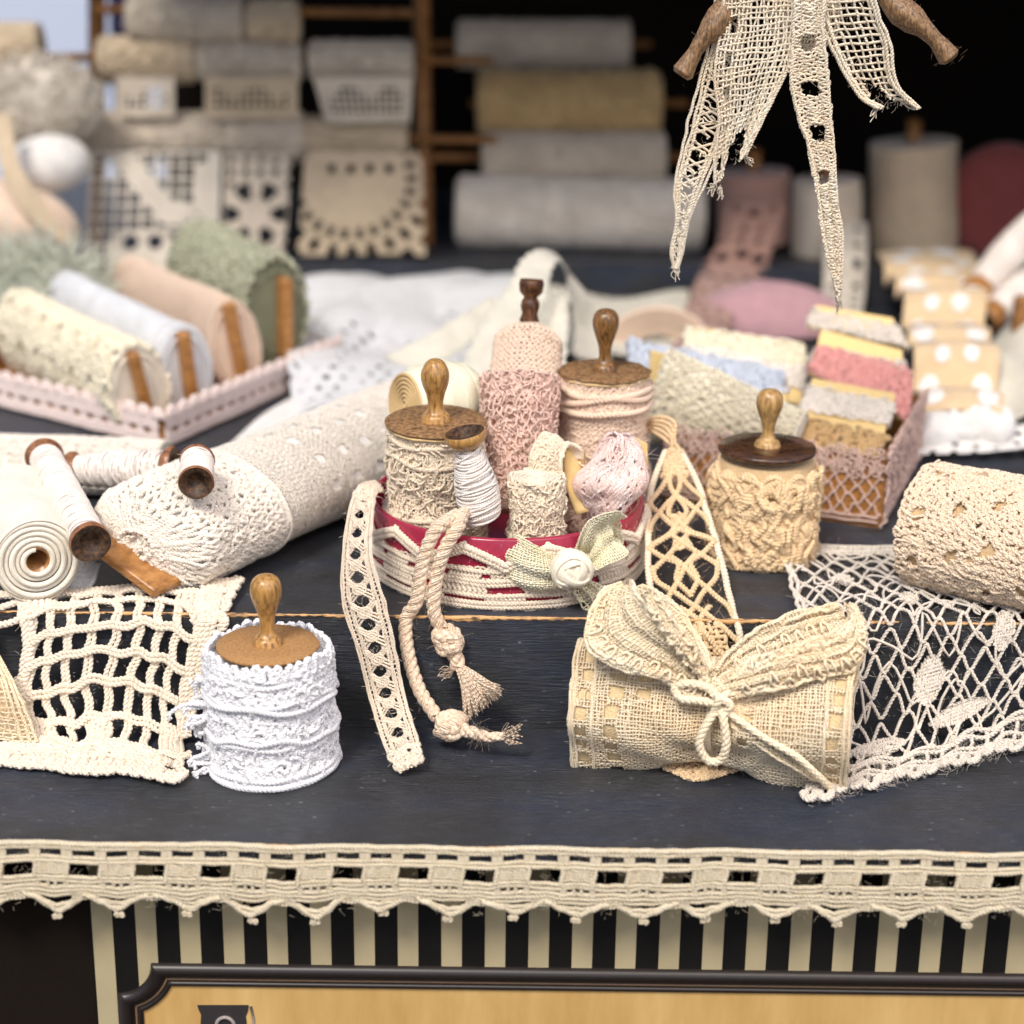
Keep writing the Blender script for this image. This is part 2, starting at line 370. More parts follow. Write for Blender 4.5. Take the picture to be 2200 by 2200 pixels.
def gauze(u0, u1, v0, v1, du, dv, r, jit=.2, hole=None, step=None):
    out = []; step = step or min(du, dv)/2
    nu, nv = max(2, int((u1-u0)/du)+1), max(2, int((v1-v0)/dv)+1)
    def emit(u, v, w):
        if hole is None: out.append((u, v, w, r*(.8+.4*random.random()), 't')); return
        k = ~hole(u, v); idx = np.flatnonzero(np.diff(np.concatenate([[0], k.astype(int), [0]])))
        for a, b in zip(idx[::2], idx[1::2]):
            if b-a > 2: out.append((u[a:b], v[a:b], w[a:b], r*(.8+.4*random.random()), 't'))
    for i, ui in enumerate(np.linspace(u0, u1, nu)):
        v = np.arange(v0, v1+step, step); v[-1] = v1; emit(ui+jit*du*wob(v, random.randint(0, 9999), 2.5), v, r*.7*np.cos(v/dv*PI+i*PI))
    for i, vi in enumerate(np.linspace(v0, v1, nv)):
        u = np.arange(u0, u1+step, step); u[-1] = u1; emit(u, vi+jit*dv*wob(u, random.randint(0, 9999), 2.5), -r*.7*np.cos(u/du*PI+i*PI))
    return out
def net(u0, u1, v0, v1, cu, cv, r, kind='t', jit=.08, hexy=.6, hole=None, pts=10):
    """rows of zigzag threads meeting at their tips: a diamond or honeycomb ground"""
    out = []; nr = max(1, int(round((v1-v0)/cv)))
    u = np.arange(u0, u1+cu/pts, cu/pts)
    for i in range(nr+1):
        t = u/cu+(i % 2)*.5; tri = 2*np.abs(2*(t-np.floor(t+.5)))-1
        z = np.clip(tri*(1+hexy), -1, 1)
        v = v0+i*(v1-v0)/nr+cv*.5*z+jit*cv*wob(u, random.randint(0, 9999), 1.5/cu)
        uu = u+jit*cu*wob(u, random.randint(0, 9999), 1.5/cu)
        v = np.clip(v, v0, v1)
        if hole is None: out.append((uu, v, r*.4*np.sin(t*TAU), r, kind))
        else:
            k = ~hole(uu, v); idx = np.flatnonzero(np.diff(np.concatenate([[0], k.astype(int), [0]])))
            for a, b in zip(idx[::2], idx[1::2]):
                if b-a > 3: out.append((uu[a:b], v[a:b], r*.4*np.sin(t[a:b]*TAU), r, kind))
    return out
def stitches(u0, u1, v0, v1, st, rh, r, jit=.15, amp=.62, hole=None, pts=9, lift=.8, vary=True):
    """rows of looped crochet stitches packed side by side"""
    out = []; nr = max(1, int(round((v1-v0)/rh))); N = max(1, int((u1-u0)/st))
    t = np.arange(0, N*TAU, TAU/pts)
    for i in range(nr):
        vc = v0+(i+.5)*(v1-v0)/nr; sd_ = random.randint(0, 9999); ph = random.random()*TAU
        uu = u0+t/TAU*(u1-u0)/N; am = 1+.25*wob(uu, sd_+5, 4)
        u = uu-.34*st*np.sin(2*(t+ph))*am+jit*st*wob(uu, sd_, 6)
        v = vc+amp*rh*np.sin(t+ph)*am+jit*rh*wob(uu, sd_+1, 5)
        w_ = r*lift*(np.cos(2*(t+ph))*.5+.5)+(r*.7*wob(uu, sd_+2, 3) if vary else 0)
        if hole is None: out.append((u, v, w_, r, 't'))
        else:
            k = ~hole(u, v); idx = np.flatnonzero(np.diff(np.concatenate([[0], k.astype(int), [0]])))
            for a, b in zip(idx[::2], idx[1::2]):
                if b-a > 3: out.append((u[a:b], v[a:b], w_[a:b], r, 't'))
    return out
def ply(st, pitch): return [(a, b, c, r*1.15, pitch) for a, b, c, r, k in st]
def tangle(u0, u1, v0, v1, n, L, r, lift=2.5, curl=1.0):
    out = []
    for k in range(n):
        a = random.uniform(u0, u1); b = random.uniform(v0, v1); th = random.random()*TAU; m = 14; s = np.linspace(0, L*(.6+.8*random.random()), m)
        thv = th+curl*np.cumsum(RG.normal(0, .45, m)); ds = s[1]-s[0]
        u = a+np.cumsum(np.cos(thv))*ds; v = np.clip(b+np.cumsum(np.sin(thv))*ds, v0, v1)
        out.append((u, v, r*lift*(.5+.5*np.sin(s/L*6+random.random()*6)), r, 't'))
    return out
def fuzz(mb, S, u0, u1, v0, v1, n, L=.25, r=.0035, out_=.12):
    U = RG.uniform(u0, u1, n); V = RG.uniform(v0, v1, n); P, Nn = S.P(U, V)
    hairs(mb, P, Nn, L, r, out_)
def hairs(mb, P, Nn, L=.25, r=.0035, out_=.12):
    for p, n_ in zip(P, Nn):
        d = nrm(n_*random.random()+RG.normal(0, .6, 3)); c = RG.normal(0, 1, 3)
        t = np.linspace(0, 1, 5)[:, None]; l = L*(.4+random.random())
        mb.tube(p+d*l*t+c*l*.35*t*t, r, 3)
def ruled(Lp, Rp, curl=0., n=10, smooth=True):
    """surface between two edge curves; u runs along in cm, v across 0..1 (times width W)"""
    A = cat(Lp, n); B = cat(Rp, n); A, _ = resamp(A, n=160); B, _ = resamp(B, n=160)
    C = (A+B)/2; s = np.concatenate([[0], np.cumsum(np.linalg.norm(np.diff(C, axis=0), axis=1))]); L = s[-1]
    W = float(np.mean(np.linalg.norm(A-B, axis=1)))
    T = nrm(np.gradient(C, axis=0)); N = nrm(np.cross(T, B-A))
    def f(u, v):
        u = np.asarray(u, float); sh = u.shape; uf = u.ravel(); t = np.clip(np.asarray(v, float).ravel()/W, -.3, 1.3)
        g = lambda X: np.stack([np.interp(uf, s, X[:, k]) for k in range(3)], 1)
        ex = np.clip(uf-L, 0, 99)[:, None]*T[-1]+np.clip(uf, -99, 0)[:, None]*T[0]
        a, b, nn = g(A), g(B), g(N)
        c = curl(uf, t) if callable(curl) else curl*(1-(2*t-1)**2)
        return (a+(b-a)*t[:, None]+nn*np.asarray(c)[:, None]+ex).reshape(sh+(3,))
    S = Surf(f); p, n_ = S.P(A3(L*.35), A3(W*.5))
    if np.dot(n_[0], A3(0, 0, CAMH)-p[0]) < 0: S.flip = -1
    return S, L, W
def cyl(o, ax, ref, R, R0=None, flip=1):
    """u = arc cm around (at nominal radius R0), v = cm along axis; R(th, v) -> (a, b) radii or number"""
    Mx = frame(o, ax, ref); R0 = R0 or (R if not callable(R) else 1.0)
    def f(u, v):
        th = u/R0; r = R if not callable(R) else R(th, v)
        if isinstance(r, tuple): ra, rb = r
        else: ra = rb = r
        x = ra*np.cos(th)*np.ones_like(v); y = rb*np.sin(th)*np.ones_like(v)
        return np.stack([x, y, v+0*x], -1)@Mx[:3, :3].T+Mx[:3, 3]
    return Surf(f, flip)
def skin(mb, S, u0, u1, v0, v1, nu, nv, w=0., cu=False, noise=0., seed=3, nf=2., capv=False):
    u = np.linspace(u0, u1, nu, endpoint=not cu); v = np.linspace(v0, v1, nv); U, V = np.meshgrid(u, v, indexing='ij')
    p, n = S.P(U, V, np.zeros_like(U)+w)
    if noise: p = p+n*(noise*wob2(U*nf, V*nf, seed, 1.))[..., None]
    if capv:
        c0 = p[:, 0].mean(0); c1 = p[:, -1].mean(0)
        def ring(e, c, k): return c+(e-c)*k
        p = np.concatenate([ring(p[:, 0], c0, 0.0)[:, None], ring(p[:, 0], c0, .92)[:, None], p, ring(p[:, -1], c1, .92)[:, None], ring(p[:, -1], c1, 0.)[:, None]], 1)
    mb.grid(p, cu=cu)
def sheet(S, L, W, nu, nv, keep, name, mat, label=None, cat_=None, parent=None, thick=.05, group=None, loc=None, noise=0., u0=0.):
    """lace cloth cut from a sheet: cells where keep(u, v) is False are left open"""
    mb = MB(); u = np.linspace(u0, L, nu); v = np.linspace(0, W, nv); U, V = np.meshgrid(u, v, indexing='ij')
    p, n = S.P(U, V); 
    if noise: p = p+n*(noise*wob2(U*2, V*2, 5, 1.))[..., None]
    uc = (U[:-1, :-1]+U[1:, 1:])/2; vc = (V[:-1, :-1]+V[1:, 1:])/2
    mb.grid(p, mask=keep(uc, vc))
    loc = p.reshape(-1, 3)[p.reshape(-1, 3)[:, 2].argmin()] if loc is None and parent is None else loc
    o = mb.build(name, mat, parent, loc)
    m = o.modifiers.new('thickness', 'SOLIDIFY'); m.thickness = thick; m.offset = 0
    if label: tag(o, label, cat_, group)
    return o

# step profile used by everything that is draped over the two levels
ZL = -2.9; YF = 36.1; YS = 42.0; YB = 76.0
PROF = np.array([(30, ZL), (40.2, ZL), (40.9, ZL+.06), (41.35, ZL+.45), (41.72, -1.2), (41.95, -.25), (42.15, .03), (42.6, .04), (90, .04)], float)
PS, PT = resamp(PROF, step=.02)
def prof(t): return np.interp(t, PT, PS[:, 0]), np.interp(t, PT, PS[:, 1])
def tp(px, py):
    """(x, t) of a picture point on the draped profile"""
    d = ray(px, py); best = None
    z = CAMH+d.z*(PS[:, 0]/d.y); k = np.flatnonzero(z <= PS[:, 1])[0]
    return np.array([d.x*PS[k, 0]/d.y, PT[k]])
def drape(c00, c10, c01, c11, lift=.05, bump=.05, seed=4):
    """bilinear patch over the step; corners in picture pixels; u 0..Lu, v 0..Lv in cm"""
    a, b, c, d = [tp(*q) for q in (c00, c10, c01, c11)]
    Lu = (np.linalg.norm(b-a)+np.linalg.norm(d-c))/2; Lv = (np.linalg.norm(c-a)+np.linalg.norm(d-b))/2
    def f(u, v):
        U = (u/Lu)[..., None]; V = (v/Lv)[..., None]
        q = a*(1-U)*(1-V)+b*U*(1-V)+c*(1-U)*V+d*U*V
        y, z = prof(q[..., 1]); x = q[..., 0]
        h = lift+bump*(.5+.5*wob2(x*1.3, q[..., 1]*1.3, seed))
        return np.stack([x, y-.35*h*((z > ZL+.1) & (z < -.05)), z+h], -1)
    S = Surf(f, 1); _, n_ = S.P(A3(Lu/2), A3(Lv*.1))
    if n_[0][2] < 0: S.flip = -1
    return S, Lu, Lv
# ================================================================== the setting
def slab(name, x0, x1, y0, y1, z0, z1, mat, ch=.06):
    mb = MB(); mb.box(((x0+x1)/2, (y0+y1)/2, (z0+z1)/2), ((x1-x0)/2, (y1-y0)/2, (z1-z0)/2))
    o = mb.build(name, mat, None, ((x0+x1)/2, (y0+y1)/2, z0)); b = o.modifiers.new('bevel', 'BEVEL'); b.width = ch; b.segments = 2; return o
struct(slab('lower_shelf', -22, 22, YF, YS-.005, ZL-.5, ZL, M['paint'], .04))
struct(slab('upper_shelf', -26, 26, YS, 84, ZL-.5, 0, M['paint'], .05))
struct(slab('back_ledge', -26, 26, YB, 96, .004, 1.5, M['paint'], .08))
def worn_edge(name, y, z, x0, x1, r, seed, thr):
    """paint rubbed off the arris: a ragged sliver of bare wood"""
    x = np.arange(x0, x1, .06); wv = wob(x, seed, 1.1)*.5+wob(x, seed+1, 9)*.35
    h = np.clip(r*(.62+1.0*wv-thr), .0, None); keep = h > .004
    mb = MB(); idx = np.flatnonzero(np.diff(np.concatenate([[0], keep.astype(int), [0]])))
    for a, b in zip(idx[::2], idx[1::2]):
        if b-a < 3: continue
        xx, hh = x[a:b], h[a:b]; top = .05*wob(xx, seed+3, 6)
        P = np.stack([np.stack([xx, y+.02+hh*.6+top*.3, z+.003+0*xx], -1), np.stack([xx, y-.004+0*xx, z-.001+0*xx], -1), np.stack([xx, y-.006+0*xx, z-hh*1.1], -1), np.stack([xx, y+.03+0*xx, z-hh*1.2], -1)], 1)
        mb.grid(P)
    return struct(mb.build(name, M['rawwood'], None, (0, y, z)))
worn_edge('worn_step_edge', YS, 0, -22, 22, .11, 3, .12)
worn_edge('worn_front_edge', YF, ZL, -20, 20, .12, 9, .12)
# cabinet interior behind; roof and side are out of view, there to shade it
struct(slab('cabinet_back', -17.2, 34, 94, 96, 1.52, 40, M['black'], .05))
struct(slab('cabinet_shade_roof', -17.2, 34, 65, 94, 18.2, 19, M['black'], .05))  # unseen; front edge placed by how far it shades the back
struct(slab('cabinet_shade_side', 32, 34, 65, 94, 1.52, 18.1, M['black'], .05))
struct(slab('pale_backdrop', -120, 90, 150, 152, -60, 60, M['palebackdrop'], .05))  # backdrop board, its pale blue stands in for the bright outdoors
po = slab('blue_post', -18.3, -17.0, 88, 89.5, 1.6, 30, plain_mat('navy_paint', (44, 46, 78), .7, .2), .05)
tag(po, 'dark navy blue upright post at the back beside the pale opening', 'post')
mb = MB(); mb.tube([(-40, 46.5, 30), (40, 46.5, 30)], .4, 10)
tag(mb.build('hanging_rail', M['liddark'], None, (0, 46.5, 30)), 'dark wooden rail above the counter that the lace bunch hangs from', 'rail')

# ------------------------------------------------------------------ striped front panel with its moulding
YP = 37.0
def px_panel(px, py): p = at(px, py, YP); return p[0], p[2]
pan = thing('cabinet_front', 'cabinet front with black and cream vertical stripes round an ochre plaque', 'cabinet', (0, YP, -16))
x_l = px_panel(196, 2030)[0]
mb = MB(); mb.box((-22.5+(22.5+x_l)/2-.005, YP+.6, (ZL-.5-16)/2), ((22.5+x_l)/2-.0, .6, (16+ZL-.5)/2-.01)); mb.build('dark_recess', M['black'], pan)  # solid black block, the darkness of the left recess is in its colour
x0 = x_l; x1 = 22
mb = MB(); mb.box(((x0+x1)/2, YP+.3, (ZL-.5-16)/2), ((x1-x0)/2, .3, (16+ZL-.5)/2-.01)); mb.build('striped_board', M['stripeblack'], pan)
per = (px_panel(1790, 2040)[0]-px_panel(388, 2040)[0])/15.0
mb = MB(); xs = px_panel(388, 2040)[0]; k = -2
while xs+k*per < 21:
    a = xs+k*per; 
    if a > x0-.1: mb.box((max(a, x0)+per*.235, YP-.004, (ZL-.5-16)/2), (per*.235, .004, (16+ZL-.5)/2-.05))
    k += 1
mb.build('cream_stripe', M['stripecream'], pan)
# plaque outline with scooped corner
fx, fz = px_panel(253, 2128); gx, gz = px_panel(325, 2068)
def outline(off):
    """inward offset of a frame whose corner is scooped by a quarter circle about (fx, gz)"""
    R_ = (gx-fx)+off; t0 = math.asin(min(.7, off/R_)); t = np.linspace(t0, PI/2-t0, 14)
    pts = [(fx+off, -17)]+[(fx+R_*math.sin(q), gz-R_*math.cos(q)) for q in t]+[(fx+R_+.01, gz-off), (23, gz-off)]
    return np.array([(x, 0, z) for x, z in pts])
def strip(off0, off1, y, name, mat, th):
    A, B = outline(off0), outline(off1); mb = MB(); A[:, 1] = YP; B[:, 1] = YP
    A2, B2 = A.copy(), B.copy(); A2[:, 1] = YP-y+th*.35; B2[:, 1] = YP-y+th*.35; C = (A+B)/2; C[:, 1] = YP-y
    A3_, B3_ = A*.75+B*.25, A*.25+B*.75; A3_[:, 1] = B3_[:, 1] = YP-y+th*.08
    mb.grid(np.stack([A, A2, A3_, C, B3_, B2, B], 1)); return mb.build(name, mat, pan)
strip(0, .36, .16, 'moulding', M['frame'], .3)
strip(.37, .43, .05, 'moulding_fillet', M['framehi'], .05); strip(.44, .56, .10, 'moulding_inner', M['frame'], .1)
A = outline(.56); mb = MB(); B = A.copy(); B[:, 2] = -17.2; A[:, 1] = B[:, 1] = YP-.02
mb.grid(np.stack([A, B], 1), smooth=False); mb.build('plaque', M['plaque'], pan)
# ornament at the start of the lettering: dark waisted plate with a pale ring
def ppt(px, py, d=.0): p = at(px, py, YP-.04-d); return p
mb = MB(); T_ = [ppt(x, y) for x, y in ((424, 2160), (534, 2160), (533, 2172), (528, 2184), (530, 2200), (536, 2260), (424, 2260), (431, 2200), (432, 2180), (427, 2170))]
c = np.mean(T_, 0); V = [c]+T_+[p+A3(0, .03, 0) for p in [c]+T_]; n_ = len(T_)
mb.add(V, [[0, 1+(i+1) % n_, 1+i, 0] for i in range(n_)]+[[1+i, 1+(i+1) % n_, n_+2+(i+1) % n_, n_+2+i] for i in range(n_)], smooth=False)
em = mb.build('emblem', M['emblem'], pan)
mb = MB(); cc = ppt(484, 2204, .02); a = np.linspace(-.1, PI+.1, 24); mb.tube(np.stack([cc[0]+.2*np.cos(a), cc[1]+0*a, cc[2]+.22*np.sin(a)], 1), .045, 6); mb.build('ring', M['emblemhi'], em)
mb = MB(); p0, p1 = ppt(546, 2180), ppt(546, 2260); mb.tube([T_[1]+A3(.05, 0, -.02), ppt(545, 2190), p1], .03, 5); mb.build('outline', M['emblemhi'], em)
x = 575
while x < 1500:
    p = ppt(x, 2207); mb = MB(); mb.box(p+A3(.0, 0, -.28), (.17, .012, .3)); mb.build('letter', M['emblemhi'], pan); x += 52

# ------------------------------------------------------------------ spools with turned knobs
def knob(mb, h=1.65, k=1.0, pointed=0.):
    pr = [(.0, -.02), (.33, -.01), (.34, .06), (.30, .15), (.22, .22), (.17, .32), (.165, .5), (.20, .72), (.28, .95), (.345, 1.15), (.36, 1.3), (.34, 1.45), (.27, 1.57), (.15, 1.64), (0, 1.66)]
    if pointed: pr = [(.0, -.02), (.36, -.01), (.37, .07), (.33, .17), (.25, .24), (.20, .36), (.19, .52), (.235, .75), (.32, 1.0), (.355, 1.2), (.345, 1.34), (.29, 1.48), (.22, 1.6), (.13, 1.66), (0, 1.67)]
    P = cat([(r*k, 0, z*h/1.66) for r, z in pr], 4); mb.lathe([(max(0, p[0]), p[2]) for p in P], 28, noise=.012+.02*pointed, seed=4)
def disc(mb, R, z0, th, rag=0., tilt=None, seed=2):
    n = 64; a = np.linspace(0, TAU, n, endpoint=False); r = R*(1+rag*wob(a*1.0, seed, 3.)+rag*.4*wob(a, seed+1, 9.)); 
    r = r+(r[0]-r[-1])*0
    rings = [(0, z0), (r*.9, z0), (r*.98, z0+.01), (r, z0+th*.3), (r, z0+th*.7), (r*.985, z0+th), (r*.6, z0+th+.008), (0, z0+th+.01)]
    G = np.stack([np.stack([q*np.cos(a), q*np.sin(a), 0*a+z+(rag*.5*wob(a, 4, 2.) if k in (2, 3, 4, 5) else 0)], -1) for k, (q, z) in enumerate(rings)], 0)
    mb.grid(G, cv=True)
def spool(name, label, loc, h, R, disc_r, lid, lidth, kn, knh, knk, wrap, base=True, tilt=(0, 0), pointed=0, core='c_cream', rag=.01, corer=.9, coret=None, group='knobbed lace spools', peel=None):
    t = thing(name, label, 'spool', loc, group)
    Mx = Matrix.Translation(loc) @ Matrix.Rotation(math.radians(tilt[0]), 4, 'X') @ Matrix.Rotation(math.radians(tilt[1]), 4, 'Y')
    if base: mb = MB(); disc(mb, R*.93, 0, .12); mb.build('base_disc', M['liddark'], t, M=Mx)
    mb = MB(); mb.lathe([(R*corer*.5, .13), (R*corer*.97, .14), (R*corer, h*.4), (R*corer*(coret or .97), h*.93), (R*.4, h*.95)], 40, noise=.02); mb.build('core', M[core], t, M=Mx)
    mb = MB(); wrap(mb); mb.build('lace_wrap', M[wrap.mat], t, M=Mx)
    mb = MB(); disc(mb, disc_r, h, lidth, rag); mb.build('lid', M[lid], t, M=Mx)
    if peel: mb = MB(); disc(mb, disc_r*.985, h-.09, .07, .02, seed=8); mb.build('peeling_edge', M['peel'], t, M=Mx)
    mb = MB(); knob(mb, knh, knk, pointed); kM = Mx @ Matrix.Translation((0, 0, h+lidth)); mb.build('knob', M[kn], t, M=kM)
    return t
O0 = A3(0, 0, 0); ZX = A3(0, 0, 1); XX = A3(1, 0, 0)
# white spool in front
def wrap_white(mb):
    h = 2.85; R0 = 1.42
    S = cyl(O0, ZX, XX, lambda th, v: 1.44-.02*v+.03*np.sin(v*TAU/.95+.8+.8*np.sin(th))+.03*np.sin(3*th+v)+.035*wob2(np.cos(th)*3, np.sin(th)*3+v*1.5, 8), R0)
    C = TAU*R0
    lay(mb, S, ply(stitches(0, C, .0, 2.75, .23, .18, .058, .28, .72), .18), 5)
    lay(mb, S, tangle(0, C, .1, 2.7, 150, .7, .045, 2.5, .7), 5)
    u = np.linspace(0, C, 300)
    for v0, w_, am, r in ((.09, .09, .03, .085), (.24, .07, .04, .075), (.98, .08, .10, .06), (1.12, .10, .11, .07), (1.62, .06, .06, .05), (1.92, .11, .12, .075), (2.04, .08, .12, .06), (2.5, .06, .07, .06)):
        p, n = S.P(u, v0+am*wob(u, int(v0*90), 1.0), w_+.03*wob(u, 5, 2)); mb.rope(p, r, .24, 2, 5, N=n)
    for k in range(34):   # picot loops round the top
        u0 = k*C/34+.05*random.random(); hh = .2+.1*random.random(); a = np.linspace(0, PI, 9); uu = u0+.09*np.cos(a); vv = 2.68+hh*np.sin(a)+.05*math.sin(k*1.3)
        p, n = S.P(uu, vv, .02-.07*np.sin(a)); mb.rope(p, .075, .16, 2, 5, N=n)
    for k in range(60):   # small raised shells
        u0 = random.uniform(0, C); z = random.choice((.55, 1.4, 2.3))+random.uniform(-.12, .12); rr = random.uniform(.08, .17); a = np.linspace(0, TAU*.75, 10)+random.random()*6; p, n = S.P(u0+rr*np.cos(a), z+rr*np.sin(a), .08+.03*np.sin(a)); mb.rope(p, .055, .2, 2, 5, N=n)
    for k, (z, d) in enumerate(((2.2, .42), (1.65, .75), (1.45, .6), (.95, .35), (.5, .5), (.2, .35))):
        a0 = math.radians(196+6*(k % 3)); p0 = A3(1.42*math.cos(a0), 1.42*math.sin(a0), z)
        for j in range(4):
            q = p0+A3(-d*(.4+.8*random.random()), -.2+.3*random.random(), -.25+.4*random.random()); m = (p0+q)/2+RG.normal(0, .09, 3)
            q[2] = max(q[2], .08); mb.rope(cat([p0, m, q, q+A3(.02, 0, -.14)], 6), .055, .18)
    fuzz(mb, S, 0, C, 0, 2.8, 350, .12, .004)
wrap_white.mat = 'white'
p = on(566, 1700, ZL); spool('lace_spool', 'spool of bright white crochet lace with plain light brown lid, foremost, on the lower shelf', tuple(p+A3(0, 1.5, .005)), 2.86, 1.47, 1.17, 'lidbrown', .1, 'knobd', 1.68, 1.0, wrap_white, core='c_wcore')
# tan spool right
def wrap_tan(mb):
    R0 = 1.3; S = cyl(O0, ZX, XX, lambda th, v: 1.22+.03*np.sin(v*TAU/.8)+.05*wob2(np.cos(th)*4, np.sin(th)*4+v*3, 5), R0); C = TAU*R0
    lay(mb, S, ply(stitches(0, C, .12, 2.3, .36, .29, .08, .42, .75, None, 9, 1.3), .26), 5)
    lay(mb, S, ply(stitches(0, C, .3, 2.2, .46, .42, .075, .6, .7, None, 9, 1.6), .26), 5, .07)
    u = np.linspace(0, C, 200)
    for v0 in (.12, .28, 1.0, 1.7): 
        p, n = S.P(u, v0+.06*wob(u, int(v0*40), 2), .05+0*u); mb.rope(p, .085, .28, 2, 6, N=n)
    for k in range(12):   # shell edge at the top
        u0 = k*C/12+.08*random.random(); sc = .85+.3*random.random()
        for j, rr in enumerate((.28, .19, .1)):
            a = np.linspace(-.3, PI+.3, 12); p, n = S.P(u0+rr*sc*np.cos(a), 2.14+rr*1.2*sc*np.sin(a), .06+.02*j-.06*np.sin(a)); mb.rope(p, .085, .2, 2, 6, N=n)
    for k in range(46):
        u0 = random.uniform(0, C); z = random.uniform(.5, 2.0); th0 = random.random()*PI; ln = random.uniform(.1, .2)
        for j in (-1, 0, 1):
            t = np.linspace(-1, 1, 7); p, n = S.P(u0+ln*t*math.cos(th0)-.07*j*math.sin(th0), z+ln*t*math.sin(th0)+.07*j*math.cos(th0), .10+.08*(1-t*t)); mb.tube(p, .06, 6, N=n)
    fuzz(mb, S, 0, C, 0, 2.4, 500, .16, .004)
wrap_tan.mat = 'beige'
p = on(1648, 1232, 0); spool('lace_spool', 'spool of chunky tan crochet lace with dark lid, right of the red bowl', tuple(p+A3(0, 1.28, .01)), 2.82, 1.34, 1.24, 'liddark', .14, 'knobl', 1.5, .95, wrap_tan, core='c_beige')

# ------------------------------------------------------------------ the red bowl
pb = on(1085, 1312, 0); BR = 3.45; BC = pb+A3(0, BR+.02, .008); BH = 1.78
bowl = thing('bowl', 'round red lacquered bowl dressed with a band of cream lace, filled with lace', 'bowl', BC)
mb = MB(); mb.lathe([(0, .0), (BR-.12, .0), (BR-.04, .05), (BR, .25), (BR+.02, BH-.04), (BR, BH), (BR-.06, BH+.02), (BR-.13, BH), (BR-.16, BH-.1), (BR-.16, .14), (0, .14)], 96, Matrix.Translation(BC)); mb.build('shell', M['red'], bowl)
SB = cyl(BC+A3(0, 0, 0), ZX, A3(0, -1, 0), lambda th, v: BR+.03+.01*np.sin(9*th), BR)
mb = MB(); C = TAU*BR; u = np.arange(0, C+.04, .04); NP = 11; per_ = C/NP
def ring_row(v, r, pitch=.2, amp=.02, ph=0, w=.03):
    p, n = SB.P(u, v+amp*np.sin(u/per_*TAU+ph), w+0*u); mb.rope(p, r, pitch, 2, 5, N=n)
for v, amp in ((.08, .01), (.18, .012), (.37, .02), (.66, .03), (.75, .03), (1.0, .03)): ring_row(v, .064, .2, amp)
for k in range(NP):
    u0 = k*per_
    for dv, rr in ((0, .082), (-.12, .07)):   # zigzag crown
        uu = np.linspace(u0, u0+per_, 40); t = (uu-u0)/per_; v = 1.15+dv+.46*np.clip(1-np.abs(2*t-1), 0, 1)**.8
        p, n = SB.P(uu, v, .08+0*uu); mb.rope(p, rr*1.12, .2, 2, 5, N=n)
    for j in range(9):   # woven solid blocks between openings
        for (c0, wd, v0, v1) in ((.5, .5, .42, .66), (.0, .42, .18, .36), (.5, .36, .75, .93), (0, .4, .98, 1.16)):
            uu = u0+per_*(c0-wd/2+wd*j/8)+0*np.linspace(0, 1, 8); vv = np.linspace(v0, v1, 8)
            p, n = SB.P(uu+.03*np.sin(vv*30), vv, .03+0*uu); mb.tube(p, .055, 5, N=n)
    a = np.linspace(0, TAU, 12); p, n = SB.P(u0+per_*.5+.06*np.cos(a), 1.62+.06*np.sin(a), .06+0*a); mb.rope(p, .06, .2, 2, 5, N=n)
def win(u, v):
    t = (u/per_) % 1
    return ((np.abs(t-.5) < .25) & (v > .22) & (v < .34)) | (((t < .26) | (t > .74)) & (v > .43) & (v < .62)) | ((np.abs(t-.5) < .3) & (v > .80) & (v < .96))
lay(mb, SB, stitches(0, C, .02, 1.04, .15, .105, .032, .3, .7, win), 4)
fuzz(mb, SB, 0, C, .1, 1.6, 700, .12, .003)
mb.build('lace_band', M['ecru'], bowl)

# bow and rosette glued on the bowl front right
pbow = at(1225, 1225, BC[1]-2.95)
bow = MB(); DN = .72
def gz(L_, R_, du, dv, r, curl=0., mb=None, hole=None, jit=.25, n=8, back=None):
    S, L, W = ruled(L_, R_, lambda u, t: curl*(1-(2*t-1)**2)+.055*np.sin(t*15+u*2)+.03*np.sin(u*7), n); lay(mb, S, gauze(0, L, 0, W, du*DN, dv*DN, r*1.25, jit, hole), 4)
    if curl > .1: mb.mi = 1; skin(mb, S, .02, L-.02, .03, W-.03, 30, 14, -.035); mb.mi = 0
    return S, L, W
by = pbow[1]
def bp(px, py, d=0): return at(px, py, by+d)
cn = (1215, 1230)
# left loop: front and back faces
gz([bp(1215, 1205, -.1), bp(1160, 1175, -.55), bp(1108, 1150, -.4), bp(1100, 1165, .05)], [bp(1212, 1258, -.1), bp(1165, 1272, -.55), bp(1104, 1262, -.4), bp(1100, 1252, .05)], .085, .06, .016, .25, bow)
gz([bp(1215, 1205, .1), bp(1150, 1160, .25), bp(1102, 1150, .05)], [bp(1212, 1250, .1), bp(1150, 1255, .25), bp(1102, 1250, .05)], .1, .07, .016, 0, bow)
# right loop, lifted and turned
gz([bp(1225, 1200, -.1), bp(1262, 1125, -.5), bp(1320, 1098, -.3), bp(1340, 1110, .2)], [bp(1240, 1240, -.1), bp(1300, 1215, -.55), bp(1345, 1190, -.3), bp(1338, 1170, .3)], .085, .06, .016, .3, bow)
gz([bp(1225, 1200, .1), bp(1270, 1120, .4), bp(1330, 1104, .3)], [bp(1240, 1240, .1), bp(1300, 1200, .5), bp(1340, 1180, .3)], .1, .07, .016, 0, bow)
